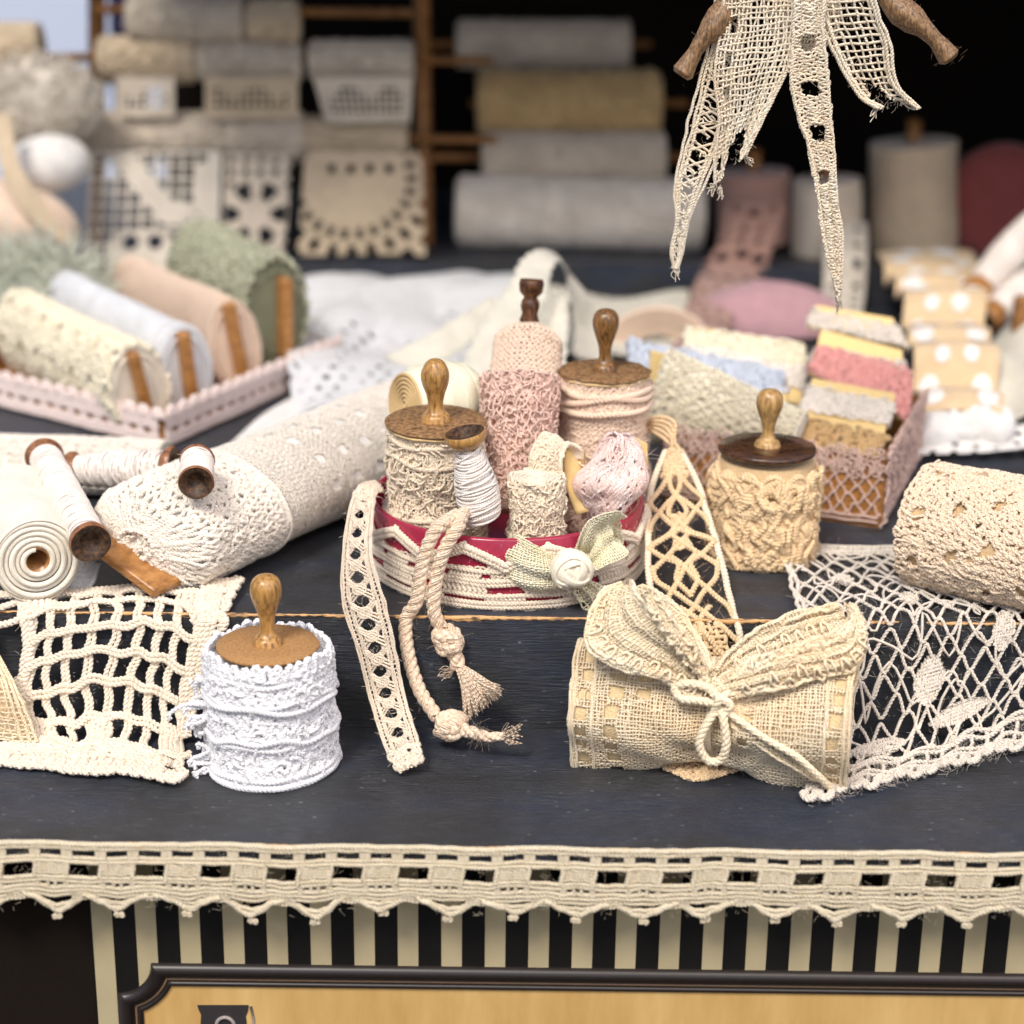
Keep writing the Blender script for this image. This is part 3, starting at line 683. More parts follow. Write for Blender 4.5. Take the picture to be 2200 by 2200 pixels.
# tails
gz([bp(1205, 1245, 0), bp(1150, 1285, -.25), bp(1105, 1325, -.3), bp(1100, 1335, -.3)], [bp(1222, 1262, 0), bp(1205, 1300, -.25), bp(1190, 1325, -.3), bp(1188, 1330, -.3)], .12, .08, .018, .05, bow, jit=.7)
gz([bp(1228, 1255, 0), bp(1240, 1290, -.3), bp(1275, 1325, -.45)], [bp(1250, 1240, 0), bp(1300, 1265, -.3), bp(1325, 1300, -.45)], .13, .09, .018, .05, bow, jit=.7)
for k in range(26):   # frayed ends
    a = random.random()
    p0 = bp(1100+90*a, 1318+8*math.sin(a*9), -.3); q = bp(1100+90*a+random.uniform(-15, 10), 1335+random.uniform(0, 30), -.35)
    bow.tube(cat([p0, (p0+q)/2+RG.normal(0, .05, 3), q], 4), .018, 4)
    p0 = bp(1268+55*a, 1322-22*a, -.45); q = bp(1270+62*a+random.uniform(-5, 12), 1330+random.uniform(0, 20)-20*a, -.5)
    bow.tube(cat([p0, (p0+q)/2+RG.normal(0, .05, 3), q], 4), .018, 4)
p0 = bp(1110, 1300, -.3); q = bp(1130, 1352, -.4)
for k in range(9): bow.rope(cat([p0+RG.normal(0, .07, 3), (p0+q)/2+RG.normal(0, .05, 3), q+RG.normal(0, .03, 3)], 6), .028, .2)
bw = bow.build('bow', [M['sage'], cloth_mat('sage_lining', (247, 242, 208), 20)], bowl)
# rosette
mb = MB(); rc = bp(1228, 1222, -.75); ax = nrm(A3(.12, -1, .25))
Mr = frame(rc, ax)
mb.grid(xf(np.array([[(r*math.cos(a), r*math.sin(a)*.95, z) for a in np.linspace(0, TAU, 28, endpoint=False)] for r, z in ((0, -.35), (.36, -.3), (.5, -.08), (.5, .08), (.4, .2), (.25, .26), (0, .24))]), Mr), cv=True)
for k in range(11):      # overlapping turns of silk, each a band round the ball on its own tilt
    tl_ = Matrix.Rotation(k*2.2, 3, 'Z') @ Matrix.Rotation(.35+.09*k, 3, 'X'); a = np.linspace(-.4, PI+.9, 26); rr = .52-.018*k
    rows = [np.stack([(rr+dr)*np.cos(a)*math.cos(z), (rr+dr)*np.sin(a)*math.cos(z), (rr+dr)*math.sin(z)*1.0+0*a+.03*np.sin(a*3+k)], -1) for z, dr in ((.05, -.05), (.16, .0), (.42, .03), (.66, .045), (.74, .03), (.7, -.03))]
    G = np.stack(rows, 1)@np.array(tl_).T; G[..., 2] = G[..., 2]*.75+.04; mb.grid(xf(G, Mr))
mb.build('rosette', cloth_mat('rosette_silk', (248, 238, 216), 9, rough=.5, bump=.15, dark=.92), bowl)

# ------------------------------------------------------------------ what the bowl holds
bx, byy, bz = BC
pl = at(940, 903, byy-.75); base = A3(pl[0]-.04, pl[1], bz+.2); HL = pl[2]-base[2]
def wrap_left(mb):
    R0 = 1.2; C = TAU*R0
    S = cyl(O0, ZX, XX, lambda th, v: 1.19-.04*np.clip(v-1.5, 0, 2)+.04*np.sin(v*TAU/1.2)+.05*wob2(np.cos(th)*2, np.sin(th)*2+v*2, 21), R0)
    lay(mb, S, stitches(0, C, .4, 1.6, .19, .14, .048, .35, .7), 5)
    lay(mb, S, gauze(0, C, 1.6, HL-.1, .09, .085, .032, .5)+stitches(0, C, HL-.75, HL-.12, .16, .13, .035, .5, .7), 5)
    lay(mb, S, tangle(0, C, .3, HL-.15, 420, .7, .03, 4.), 4)
    u = np.linspace(0, C, 200)
    for v0 in (1.55, HL-.2, HL-.7, 1.0): 
        p, n = S.P(u, v0+.12*wob(u, int(v0*50), .7), .07+0*u); mb.rope(p, .06, .2, 2, 5, N=n)
    fuzz(mb, S, 0, C, .4, 2.9, 500, .18, .0035)
wrap_left.mat = 'cream'

spool('lace_spool', 'tall spool of tangled cream lace with speckled lid, left in the red bowl', tuple(base), pl[2]-base[2], 1.16, 1.24, 'lidold', .06, 'knobd', 1.55, .98, wrap_left, tilt=(3, 0), pointed=1, core='c_cream', rag=.012, corer=.92, peel=True)
pl = at(1297, 800, byy+2.0); base = A3(pl[0]+.02, pl[1], bz+.15); HK = pl[2]-base[2]
def wrap_back(mb):
    R0 = 1.15; C = TAU*R0
    S = cyl(O0, ZX, XX, lambda th, v: 1.13+.03*np.sin(v*TAU/1.1)+.28*np.exp(-((v-1.2)/.5)**2)*0+.02*np.sin(5*th), R0)
    lay(mb, S, stitches(0, C, 1.6, 3.4, .15, .13, .042, .12, .6), 5)
    lay(mb, S, stitches(0, C, .2, 1.7, .2, .16, .05, .4, .7), 5)
    lay(mb, S, gauze(0, C, 3.4, HK-.05, .12, .1, .04, .5)+stitches(0, C, 3.4, HK-.1, .2, .16, .04, .6, .7), 5)
    u = np.linspace(0, C*1.0, 240)
    for v0, am, sl in ((3.95, .08, .0), (3.55, .1, .35), (3.5, .05, .05), (1.9, .1, -.5), (1.75, .08, -.2), (1.5, .2, .3)):
        p, n = S.P(u, v0+sl*np.sin(u/R0+2.6)+am*wob(u, int(v0*50), .7), .1+0*u); mb.rope(p, .08, .25, 2, 6, N=n)
    lay(mb, S, tangle(0, C, .3, 4.0, 80, .8, .03, 3.), 4)
    fuzz(mb, S, 0, C, .4, 4.0, 300, .18, .0035)
wrap_back.mat = 'peach'

spool('lace_spool', 'spool of pinkish beige lace with ragged dark lid, back right of the red bowl', tuple(base), pl[2]-base[2], 1.2, 1.2, 'lidold', .06, 'knob', 1.62, .95, wrap_back, pointed=0, core='c_peach', rag=.03, corer=.92, peel=True)

def bobbin(name, label, p0, p1, r_end, r_mid, mat_end='bobwood', thread='whitewind', group='wooden bobbins of thread', end_len=.35, bulge=.3, dens=.05, hollow=True, burnt=False, taper=.0, loc=None, one=False):
    """p0 -> p1 axis; flared wooden ends, thread wound between them"""
    p0, p1 = A3(*p0), A3(*p1); ax = p1-p0; L = np.linalg.norm(ax); Mx = frame(p0, ax); t = thing(name, label, 'bobbin', tuple(p0 if loc is None else loc), group)
    core = MB(); core.lathe([(r_mid*.7, end_len*.8), (r_mid*.75, L/2), (r_mid*.7, L-end_len*.8)], 20, Mx); core.build('shaft', M[mat_end], t)
    for k in ((0, 1) if not one else (1,)):
        mb = MB(); pr = [(r_mid*.62, end_len*1.15), (r_end*.72, end_len*.8), (r_end*.98, end_len*.42), (r_end, end_len*.15), (r_end*.93, 0)]
        if k: pr = [(r, L-z) for r, z in pr][::-1]
        mb.lathe(pr if not k else pr, 32, Mx, noise=.015)
        ee = mb.build('bobbin_end', M[mat_end], t)
        mb = MB(); zz = 0 if not k else L; s_ = 1 if not k else -1
        mb.lathe([(r_end*.93, zz), (r_end*.6, zz+s_*.03), (r_end*.45, zz+s_*(.2 if hollow else .06)), (0, zz+s_*(.22 if hollow else .08))], 32, Mx)
        mb.build('end_hole', M['burnt'] if (burnt or hollow) else M[mat_end], ee)
    mb = MB(); z0, z1 = end_len*.75, L-end_len*.75; 
    def R(s): return (r_mid+bulge*r_mid*np.sin(PI*np.clip(s, 0, 1)))*(1+taper*(s-.5))
    mb.lathe([(R((z-z0)/(z1-z0))-.03, z) for z in np.linspace(z0+.01, z1-.01, 14)], 28, Mx)
    n = int((z1-z0)/dens)
    for layer in range(2):
        for i in range(n):
            a = np.linspace(0, TAU, 26, endpoint=False); z = z0+(z1-z0)*(i+.5)/n+(.07+.09*layer)*np.sin(a+random.uniform(0, .8)+layer*2)+random.uniform(-.03, .03)
            z = np.clip(z, z0-.02, z1+.02); r = R((z-z0)/(z1-z0))+random.uniform(-.01, .02)+.012*layer
            if layer and i % 3: continue
            mb.tube(xf(np.stack([r*np.cos(a), r*np.sin(a), z], -1), Mx), dens*.52*random.uniform(.8, 1.15), 5, closed=True)
    for k in range(40):
        a = random.random()*TAU; z = random.uniform(z0, z1); r = R((z-z0)/(z1-z0)); p = xf(A3(r*math.cos(a), r*math.sin(a), z)[None], Mx)[0]; hairs(mb, [p], [nrm(p-(p0+nrm(ax)*z))], .15, .0035)
    mb.build('thread_winding', M[thread], t); return t
p0 = at(1042, 1138, byy-2.55); p1 = at(998, 928, byy-2.75)
bobbin('thread_bobbin', 'leaning bobbin of white thread with dark cupped wooden top, front of the red bowl', p0, p1, .5, .33, 'knobd', 'whitewind', None, .42, .42, .06, burnt=True, taper=-.55, one=True)

def roll(name, label, p0, p1, R, mats, pat, core, end_hole=None, cat_='lace roll', group=None, ref=None, flat=1.0, mat=None, ends=True, noise=.02, board=None, lacew=0.0, nu=64, nv=40, spiral=True, parts='lace_wrap', taper=0., dome=0., pillow=0.):
    """a roll between two end centres; pat(S, C, L) -> strokes"""
    p0, p1 = A3(*p0), A3(*p1); L = np.linalg.norm(p1-p0); t = thing(name, label, cat_, tuple((p0+p1)/2-A3(0, 0, R*flat)), group)
    dm = (lambda v: np.sqrt(np.clip(1-(np.clip(v-(L-dome), 0, dome*.96)/dome)**2, 0, 1))) if dome else ((lambda v: np.sqrt(np.clip(1-.93*(np.clip(pillow-v, 0, pillow)/pillow)**2, .02, 1))) if pillow else (lambda v: 1.))
    S = cyl(p0, p1-p0, ref if ref is not None else XX, (lambda th, v: ((R*(1+taper*(v/L-1))*(1+.02*np.sin(3*th+v)))*dm(v), R*flat*(1+taper*(v/L-1))*(1+.02*np.sin(2*th+v*1.3))*dm(v))), R*(1+flat)/2)
    C = TAU*R*(1+flat)/2
    mb = MB(); skin(mb, S, 0, C, 0, L, nu, nv, -.04, True, noise, capv=True)
    if spiral:
        for e in (-.01, L+.01):
            for k in range(3):
                a = np.linspace(0, TAU, 40); q = (.9-.24*k)*(1 if e > 0 else 1-taper); Mx = frame(p0, p1-p0, ref if ref is not None else XX)
                mb.tube(xf(np.stack([R*q*np.cos(a), R*flat*q*np.sin(a), e+0*a], -1), Mx), R*.07, 5)
    mb.build('roll_core', M[core], t)
    if pat:
        mb = MB(); lay(mb, S, pat(S, C, L), 5); 
        mb.build(parts, M[mats], t)
    return t, S, C, L
# small upright cream roll in front
pc = at(1152, 1090, byy-2.2); q0 = A3(pc[0], pc[1], bz+.35); q1 = at(1150, 1050, byy-2.2); q1[0] = q0[0]
def pat_small(S, C, L): return stitches(0, C, 0, L*.45, .2, .15, .045, .4, .7)+stitches(0, C, L*.72, L, .2, .15, .045, .4, .7)+gauze(0, C, L*.3, L*.8, .08, .09, .028, .5)+tangle(0, C, 0, L, 120, .6, .028, 4)
roll('lace_roll', 'small upright roll of cream lace between the white bobbin and the sage bow', q0, q1+A3(0, .1, .25), .62, 'cream', pat_small, 'c_cream', ref=XX)
# tall dusty pink roll, leaning back; peach roll behind it with a wooden tip
def pat_pink(S, C, L): return net(0, C, L*.05, L*.98, .22, .16, .026, 't', .35, .3)+tangle(0, C, .0, L, 460, .7, .022, 6, 1.6)+stitches(0, C, L*.8, L, .22, .14, .03, .5, .8)
p0 = at(1110, 1010, byy-.4); p0[2] = bz+1.5; p1 = at(1118, 812, byy+1.0)
t, S, C, L = roll('lace_roll', 'loose dusty pink lace roll leaning upright in the middle of the bowl', p0, p1, .93, 'pinkl', pat_pink, 'c_pink', ref=XX, noise=.05, taper=.28)
def pat_peach(S, C, L): return stitches(0, C, 0, L, .14, .16, .03, .15, .55)
p0 = at(1120, 880, byy+1.5); p1 = at(1136, 712, byy+3.2)
roll('lace_roll', 'smooth peach knitted roll standing behind the dusty pink one', p0, p1, .88, 'peach', pat_peach, 'c_peach', ref=XX, dome=.5, spiral=False)
pe = at(1136, 700, byy+3.3); mb = MB(); Mx = frame(pe-A3(0, 0, .1), nrm(A3(.05, .15, 1)))
mb.lathe([(0, 0), (.22, 0), (.26, .25), (.2, .42), (.25, .6), (.23, .75), (.17, .85), (.3, .98), (.33, 1.2), (.3, 1.32), (.2, 1.3), (.12, 1.15), (0, 1.13)], 24, Mx)
tag(mb.build('bobbin_tip', M['knobdark'], None, tuple(pe)), 'dark turned wooden tip poking up behind the peach roll', 'bobbin')
# satin ribbon roll at the back left
mb = MB(); p0 = at(872, 868, byy+.9); p1 = at(1000, 858, byy+1.9); p1 = p0+nrm(p1-p0)*2.0
S = cyl(p0, p1-p0, A3(0, 0, 1), lambda th, v: .80+.26*np.sin(np.clip(v, 0, 2)*PI/2.0)+.012*np.sin(9*v+2*np.sin(th)), .85); skin(mb, S, 0, TAU*.85, 0, 1.9, 60, 30, 0, True, capv=True)
sr = thing('ribbon_roll', 'glossy ivory satin ribbon roll half hidden behind the left spool lid', 'ribbon roll', tuple(p0-A3(0, 0, .8))); mb.build('ribbon', M['satin'], sr)
mb = MB()
for k in range(4): a = np.linspace(-.5, PI+.5, 24); pp, n_ = S.P(a*.85, .3+k*.42+.08*np.sin(a), .0); mb.tube(pp, .022, 4, N=n_)
mb.build('ribbon_edge', M['satin'], sr)
mb = MB()
for k in range(7): a = np.linspace(0, TAU, 24, endpoint=False); mb.tube(xf(np.stack([(.1+.11*k)*np.cos(a), (.1+.11*k)*np.sin(a), -.02+0*a], -1), frame(p0, p1-p0)), .05, 5, closed=True)
mb.build('ribbon_end', M['peel'], sr)
# card wound with lace
def Rz(a): return np.array(Matrix.Rotation(a, 3, 'Z'))
cd = thing('lace_card', 'curved yellow card wound with cream lace, standing between the small roll and pink yarn', 'lace card', tuple(at(1225, 1085, byy-1.2)))
S, L, W = ruled([at(1212, 965, byy-1.3), at(1216, 1040, byy-1.5), at(1238, 1106, byy-1.7)], [at(1258, 968, byy-.9), at(1258, 1040, byy-1.1), at(1285, 1095, byy-1.3)], .1)
mb = MB(); skin(mb, S, 0, L, 0, W, 16, 8); o = mb.build('card', M['card'], cd); md = o.modifiers.new('t', 'SOLIDIFY'); md.thickness = .07
S, L, W = ruled([at(1138, 1035, byy-1.5), at(1142, 975, byy-1.4), at(1170, 935, byy-1.0), at(1200, 945, byy-.9), at(1215, 975, byy-1.0)], [at(1205, 1020, byy-1.8), at(1205, 985, byy-1.8), at(1220, 955, byy-1.5), at(1245, 965, byy-1.3), at(1250, 985, byy-1.2)], .1)
mb = MB(); lay(mb, S, stitches(0, L, 0, W, .15, .12, .036, .3, .7)+tangle(0, L, 0, W, 120, .5, .024, 3), 5); u = np.linspace(0, L, 50)
for v in (.0, W): p, n = S.P(u, v, 0); mb.rope(p, .06, .2, N=n)
skin(mb, S, 0, L, 0, W, 20, 8, -.05); skin(mb, S, 0, L, 0, W, 20, 8, .0); mb.build('lace', M['cream'], cd)
# pink yarn bundle on its card
pk = thing('yarn_bundle', 'fluffy pale pink skein on a bit of card at the right rim of the bowl', 'yarn', tuple(at(1315, 1100, byy-1.0)))
pm = at(1312, 1030, byy-1.3)
def fel(u, v):
    ph = u; th = v; r = 1+.12*np.sin(3*ph+th*2)+.08*np.sin(5*th)
    x = .72*r*np.sin(th)*np.cos(ph)+.18*np.cos(th); y = .6*r*np.sin(th)*np.sin(ph); z = .95*r*np.cos(th)
    return np.stack([x, y, z], -1)+pm
SE = Surf(fel, -1); mb = MB(); skin(mb, SE, 0, TAU, .05, PI-.05, 40, 24, -.03, True)
for k in range(260):
    ph = random.random()*TAU; th = np.linspace(random.uniform(.1, 1.2), random.uniform(1.6, 3.0), 22); p, n = SE.P(ph+.35*np.sin(th*3+k)+.1*wob(th, k, 5), th, .03+.04*random.random()+.02*np.sin(th*9)); mb.tube(p, .035, 5, N=n)
Pf, Nf = SE.P(RG.uniform(0, TAU, 250), RG.uniform(.2, 2.9, 250)); hairs(mb, Pf, Nf, .3, .0035)
mb.build('skein', M['pinkp'], pk)
for (a, b, c_, d) in (((1352, 935), (1390, 955), (1392, 1010), (1345, 1000)), ((1250, 1100), (1290, 1075), (1292, 1098), (1262, 1110))):
    mb = MB(); P = [at(*q, byy-.9) for q in (a, b, c_, d)]; P2 = [q+A3(.02, .08, 0) for q in P]
    mb.add(P+P2, [[3, 2, 1, 0], [4, 5, 6, 7], [0, 1, 5, 4], [1, 2, 6, 5], [2, 3, 7, 6], [3, 0, 4, 7]], smooth=False)
    mb.build('card', M['card'], pk)

# ------------------------------------------------------------------ narrow lace hanging over the left rim
def hangpt(px, py, d=0.): 
    x, t = tp(px, py); y, z = prof(t); return A3(x, float(y)-d, float(z)+d*.6)
yl = BC[1]-1.5
Lp = [at(800, 1035, yl+.4), at(770, 1048, yl-.2), at(748, 1110, yl-1.2), at(736, 1215, 42.2), at(738, 1300, 41.7), at(770, 1400, 41.3), at(795, 1500, 41.0), at(830, 1610, 39.9), at(862, 1660, 39.3)]
Rp = [at(822, 1055, yl+.2), at(806, 1065, yl-.5), at(800, 1130, yl-1.7), at(800, 1200, 41.9), at(828, 1300, 41.4), at(850, 1400, 41.1), at(870, 1500, 40.9), at(898, 1592, 39.95), at(905, 1640, 39.4)]
for P in (Lp, Rp):
    for q in P[-2:]: q[2] = max(q[2], ZL+.08)
S, L, W = ruled(Lp, Rp, .05)
mb = MB(); u = np.linspace(0, L, int(L/.05))
for v in (0, .06*W, .17*W, .22*W, .80*W, .86*W, .96*W, W):
    p, n = S.P(u, v+.012*wob(u, int(v*99)+1, 4), .01+0*u); mb.rope(p, .034, .14, 2, 4, N=n)
k = 0; uu = 1.2
while uu < L-.55:
    for s_ in (0, 1):
        a, b = (.2*W, .8*W) if s_ else (.8*W, .2*W)
        for d in (-.05, 0, .05):
            mb.rope(S.P(np.linspace(uu+d, uu+.42+d*2, 8), np.linspace(a, b, 8), .01+.03*s_+0*np.linspace(0, 1, 8))[0], .03, .14, 2, 4)
    c = uu+.22; aa = np.linspace(0, TAU, 16); 
    for rr in (.07, .12): p, n = S.P(c+rr*np.cos(aa), W*.5+rr*np.sin(aa)*1.1, .04+0*aa); mb.rope(p, .03, .12, 2, 4, N=n)
    for vv in (.25*W, .75*W):
        for d in (-.04, .04): p, n = S.P(np.linspace(uu-.12, uu+.12, 5)+d, vv+.06*np.sin(np.linspace(-2, 2, 5)), 0*np.linspace(0, 1, 5)); mb.tube(p, .03, 4, N=n)
    for j in range(5): p, n = S.P(uu+j*.11+0*np.linspace(0, 1, 5), np.linspace(0, .2*W, 5), .0); mb.tube(p, .02, 4, N=n); p, n = S.P(uu+j*.11+0*np.linspace(0, 1, 5), np.linspace(.8*W, W, 5), .0); mb.tube(p, .02, 4, N=n)
    uu += .56
lay(mb, S, stitches(0, 1.2, 0, W, .13, .1, .028, .4, .7)+stitches(L-.62, L, 0, W, .16, .13, .05, .4, .7), 4)
fuzz(mb, S, 0, L, 0, W, 650, .14, .0035)
tag(mb.build('lace_ribbon', M['ecru'], None, tuple(Lp[-1])), 'narrow off white lace ribbon hanging over the left rim of the red bowl', 'lace ribbon')

# ------------------------------------------------------------------ knotted twine hanging from the bowl
tw = thing('twine_cord', 'thick twisted twine looped over the bowl rim with two knotted frayed ends', 'cord', (at(950, 1590, 40.0)[0], 40.5, ZL))
yf = BC[1]-BR-.16
mb = MB()
A_ = cat([at(985, 1105, yf+.6), at(962, 1118, yf+.1), at(935, 1140, yf-.12), at(910, 1200, yf-.2), at(895, 1290, yf-.3), at(872, 1330, 42.0), at(876, 1400, 41.75), at(900, 1480, 41.4), at(938, 1540, 41.0)], 10)
B_ = cat([at(995, 1100, yf+.6), at(985, 1130, yf+.05), at(955, 1180, yf-.16), at(938, 1240, yf-.22), at(932, 1310, yf-.35), at(948, 1350, 41.9)], 10)
C_ = cat([at(985, 1118, yf+.2), at(972, 1112, yf+.1), at(958, 1150, yf-.2), at(940, 1230, yf-.3)], 8)
mb.rope(A_, .165, .66, 3, 7, seg=14); mb.rope(B_, .165, .66, 3, 7, seg=14)
def knot(c, R, d):
    M_ = frame(c, d); a = np.linspace(0, TAU*1.5, 50)
    for k in range(2):
        P = np.stack([R*.62*np.cos(a+k*2), R*.62*np.sin(a+k*2), R*(.55*np.sin(a*1.33+k)+.1*k)], -1); mb.rope(xf(P, M_), R*.52, .6, 3, 7, seg=14)
k1 = at(962, 1372, 41.8); k2 = at(968, 1558, 40.85); k2[2] = max(k2[2], ZL+.3)
knot(k1, .32, A3(.3, 0, -1)); knot(k2, .34, A3(1, -.3, -.2))
mb.rope(cat([k1, at(975, 1400, 41.75), at(985, 1432, 41.7)], 6), .19, .8, 3, 7, seg=14)
mb.rope(cat([k2, at(1010, 1572, 40.5), at(1050, 1583, 40.2), at(1085, 1580, 40.1)], 8), np.array([.2, .16, .13, .1]), .9, 3, 7, seg=14)
mb.build('cord', M['twine'], tw)
mb = MB()
for k in range(330):   # tassel of the upper knot
    s_ = random.random(); p0 = at(983+random.uniform(-8, 8), 1425, 41.7); q = at(1000+78*s_, 1545-60*s_+random.uniform(-14, 10), 41.3+random.uniform(-.3, .2)); m = at(995+38*s_, 1478-20*s_, 41.3)+RG.normal(0, .04, 3)
    mb.tube(cat([p0, m, q+RG.normal(0, .03, 3)], 5), .019, 4, taper=True)
for k in range(50):
    p0 = at(1075, 1580, 40.1); q = at(1095+random.uniform(-5, 28), 1580+random.uniform(-28, 22), 40.0); q[2] = max(q[2], ZL+.02); mb.tube(cat([p0, (p0+q)/2+RG.normal(0, .04, 3), q], 4), .01, 3)
for k in range(16):
    p0 = at(975, 1440, 41.6); q = at(944+random.uniform(-4, 15), 1442+random.uniform(-8, 22), 41.5); mb.tube(cat([p0, (p0+q)/2+RG.normal(0, .05, 3), q], 4), .012, 3)
for k in range(420):
    P = (A_, B_)[k % 2]; i = random.randrange(len(P)//3, len(P)) if k % 4 else random.randrange(len(P)); c = P[i]
    hairs(mb, [c+RG.normal(0, .07, 3)], [RG.normal(0, 1, 3)], .17, .0028)
for k in range(260): hairs(mb, [(k1, k2, at(1030, 1578, 40.3))[k % 3]+RG.normal(0, .12, 3)], [RG.normal(0, 1, 3)], .2, .0028)
mb.build('frayed_end', M['twine'], tw)

# ------------------------------------------------------------------ tied gauze bundle at the front right
bl, br = on(1238, 1636, ZL), on(1800, 1700, ZL)
P0 = A3(bl[0], bl[1]+.28, ZL+1.45); P1 = A3(br[0]+.25, br[1]+.35, ZL+1.5)
BA = nrm(P1-P0); BL = np.linalg.norm(P1-P0); BU = ZX
def Rb(th, v):
    t = v/BL; pin = 1-.22*np.exp(-((t-.50)/.13)**2); e = 1+.03*np.cos(t*TAU)
    sq = 1+.09*np.cos(4*th+.5); wr = .05*np.sin(3*th+t*5)+.03*np.sin(5*th-t*9)+.03*np.sin(7*th+np.abs(t-.5)*26)*np.exp(-((t-.5)/.22)**2)*2
    return (1.42*pin*e*sq*(1+wr)*(1-.12*(t < .5)*(1-2*np.clip(t, 0, .5))*np.sin(th+.6)), 1.12*pin*sq*(1+wr))
SBn = cyl(P0, BA, BU, Rb, 1.3); CB = TAU*1.3
bun = thing('lace_bundle', 'folded roll of cream gauze with eyelet edges, tied with a twisted twine bow', 'bundle', ((P0+P1)/2)*A3(1, 1, 0)+A3(0, 0, ZL))
mb = MB(); skin(mb, SBn, 0, CB, .03, BL-.03, 72, 70, -.06, True, .02, capv=True); mb.build('inner_roll', M['c_gauze'], bun)
def holes_b(u, v):
    h = np.zeros(np.shape(u), bool)
    for v0, w_ in ((.30, .13), (1.0, .15), (1.62, .14), (BL-.32, .12), (BL-2.3, .11)):
        s_ = .46; k = np.abs((u/s_+v0*1.7) % 1-.5) < .29; 
        rows = (np.sin(u*1.1+v0*5) > -.35) | (v0 < .5) | (v0 > BL-.5)
        h |= k & (np.abs(v-v0-.06*np.sin(u*2)) < w_) & rows
    return h
mb = MB(); lay(mb, SBn, gauze(0, CB, .0, BL, .08, .07, .021, .4, holes_b, .04), 4)
lay(mb, SBn, tangle(0, CB, 0, BL, 50, .6, .014, 3), 4)
u = np.linspace(0, CB, 220)
for v in (.02, .1, .52, BL-.12, BL-.02, BL-.55): p, n = SBn.P(u, v+.03*wob(u, int(v*30)+2, 2), .02+0*u); mb.rope(p, .04, .16, 2, 4, N=n)
def roundel(c, v0, R_, r): a = np.linspace(0, TAU, 24); p, n = SBn.P(c+R_*np.cos(a), v0+R_*np.sin(a), .03+0*a); mb.rope(p, r, .15, 2, 4, N=n)
fuzz(mb, SBn, 0, CB, 0, BL, 900, .16, .003)
mb.build('gauze_wrap', M['gauze'], bun)
def hitb(px, py, off=.05, sc=1.0):
    d = np.array(ray(px, py)); o = A3(0, 0, CAMH); Mx = frame(P0, BA, BU); R3 = Mx[:3, :3]
    od = (o-P0)@R3; dd = d@R3; ra, rb = (1.42+off)*sc, (1.12+off)*sc
    A = (dd[0]/ra)**2+(dd[1]/rb)**2; B_ = 2*(od[0]*dd[0]/ra**2+od[1]*dd[1]/rb**2); C_ = (od[0]/ra)**2+(od[1]/rb)**2-1
    D = B_*B_-4*A*C_
    t = (-B_-math.sqrt(D))/(2*A) if D > 0 else -B_/(2*A)
    return o+d*t
def hb(*q, off=.08): return [hitb(x, y, off) for x, y in q]
# folded flap on the right half
Sf, Lf, Wf = ruled(hb((1560, 1500), (1640, 1440), (1740, 1415), (1845, 1425), off=.06), hb((1570, 1560), (1640, 1610), (1720, 1660), (1800, 1692), off=.06), .04)
mb = MB()
def hole_f(u, v): return (np.abs((u*2.4) % 1-.5) < .25) & (np.abs(v-.28-.0*u) < .07) | ((np.abs((v*2.3) % 1-.5) < .25) & (np.abs(u-(Lf-.28)) < .09))
lay(mb, Sf, gauze(0, Lf, 0, Wf, .086, .08, .023, .35, hole_f, .04), 4)
u = np.linspace(0, Lf, 80)
for v in (.0, .1, Wf): p, n = Sf.P(u, v+.03*wob(u, 5, 3), .02+0*u); mb.rope(p, .04, .16, 2, 4, N=n)
vv = np.linspace(0, Wf, 60)
for uu in (Lf, Lf-.1, Lf-.5): p, n = Sf.P(uu+.03*wob(vv, 8, 3), vv, .02+0*vv); mb.rope(p, .045, .16, 2, 4, N=n)
skin(mb, Sf, 0, Lf, 0, Wf, 16, 16, -.045)
mb.build('gauze_flap', M['gauze'], bun)
# two gauze loops of the bow
def loop(L_, R_, curl, name, frill=True, wr=.06):
    Lp_, Rp_ = L_, R_
    S, L, W = ruled(Lp_, Rp_, lambda u, t: curl*(1-(2*t-1)**2)+wr*np.sin(t*19+u*1.2)*(1-.5*np.clip(u/4, 0, 1)))
    mb = MB(); G_l = gauze(0, L, 0, W, .085, .07, .021, .35, None, .045); lay(mb, S, G_l, 4, .028); lay(mb, S, G_l, 4, -.028); skin(mb, S, .0, L, .05, W-.05, 60, 30, 0)
    u = np.linspace(0, L, 120)
    for v in (0, .07, W-.07, W): p, n = S.P(u, v+.03*wob(u, int(v*70), 3), .02+.03*wob(u, 7, 3)); mb.rope(p, .05, .17, 2, 4, N=n)
    lay(mb, S, tangle(0, L, 0, W, 60, .5, .018, 3), 4)
    if frill:
        for k in range(int(L/.3)):
            a = np.linspace(0, TAU*.85, 9); vv0 = W*.12 if k % 2 else W*.2; p, n = S.P(k*.3+.09*np.cos(a), vv0+.12*np.sin(a), .07+.05*np.sin(a)); mb.rope(p, .04, .15, 2, 4, N=n)
    fuzz(mb, S, 0, L, 0, W, 200, .15, .003)
    return mb.build(name, M['gauze'], bun)
Yk = hitb(1535, 1500)[1]
def bq(px, py, d=0): return at(px, py, Yk+d)
def strip_(A_, B_, c_, nm='bow_loop', fr=True, wr=.06): loop([bq(*q) for q in A_], [bq(*q) for q in B_], c_, nm, fr, wr)
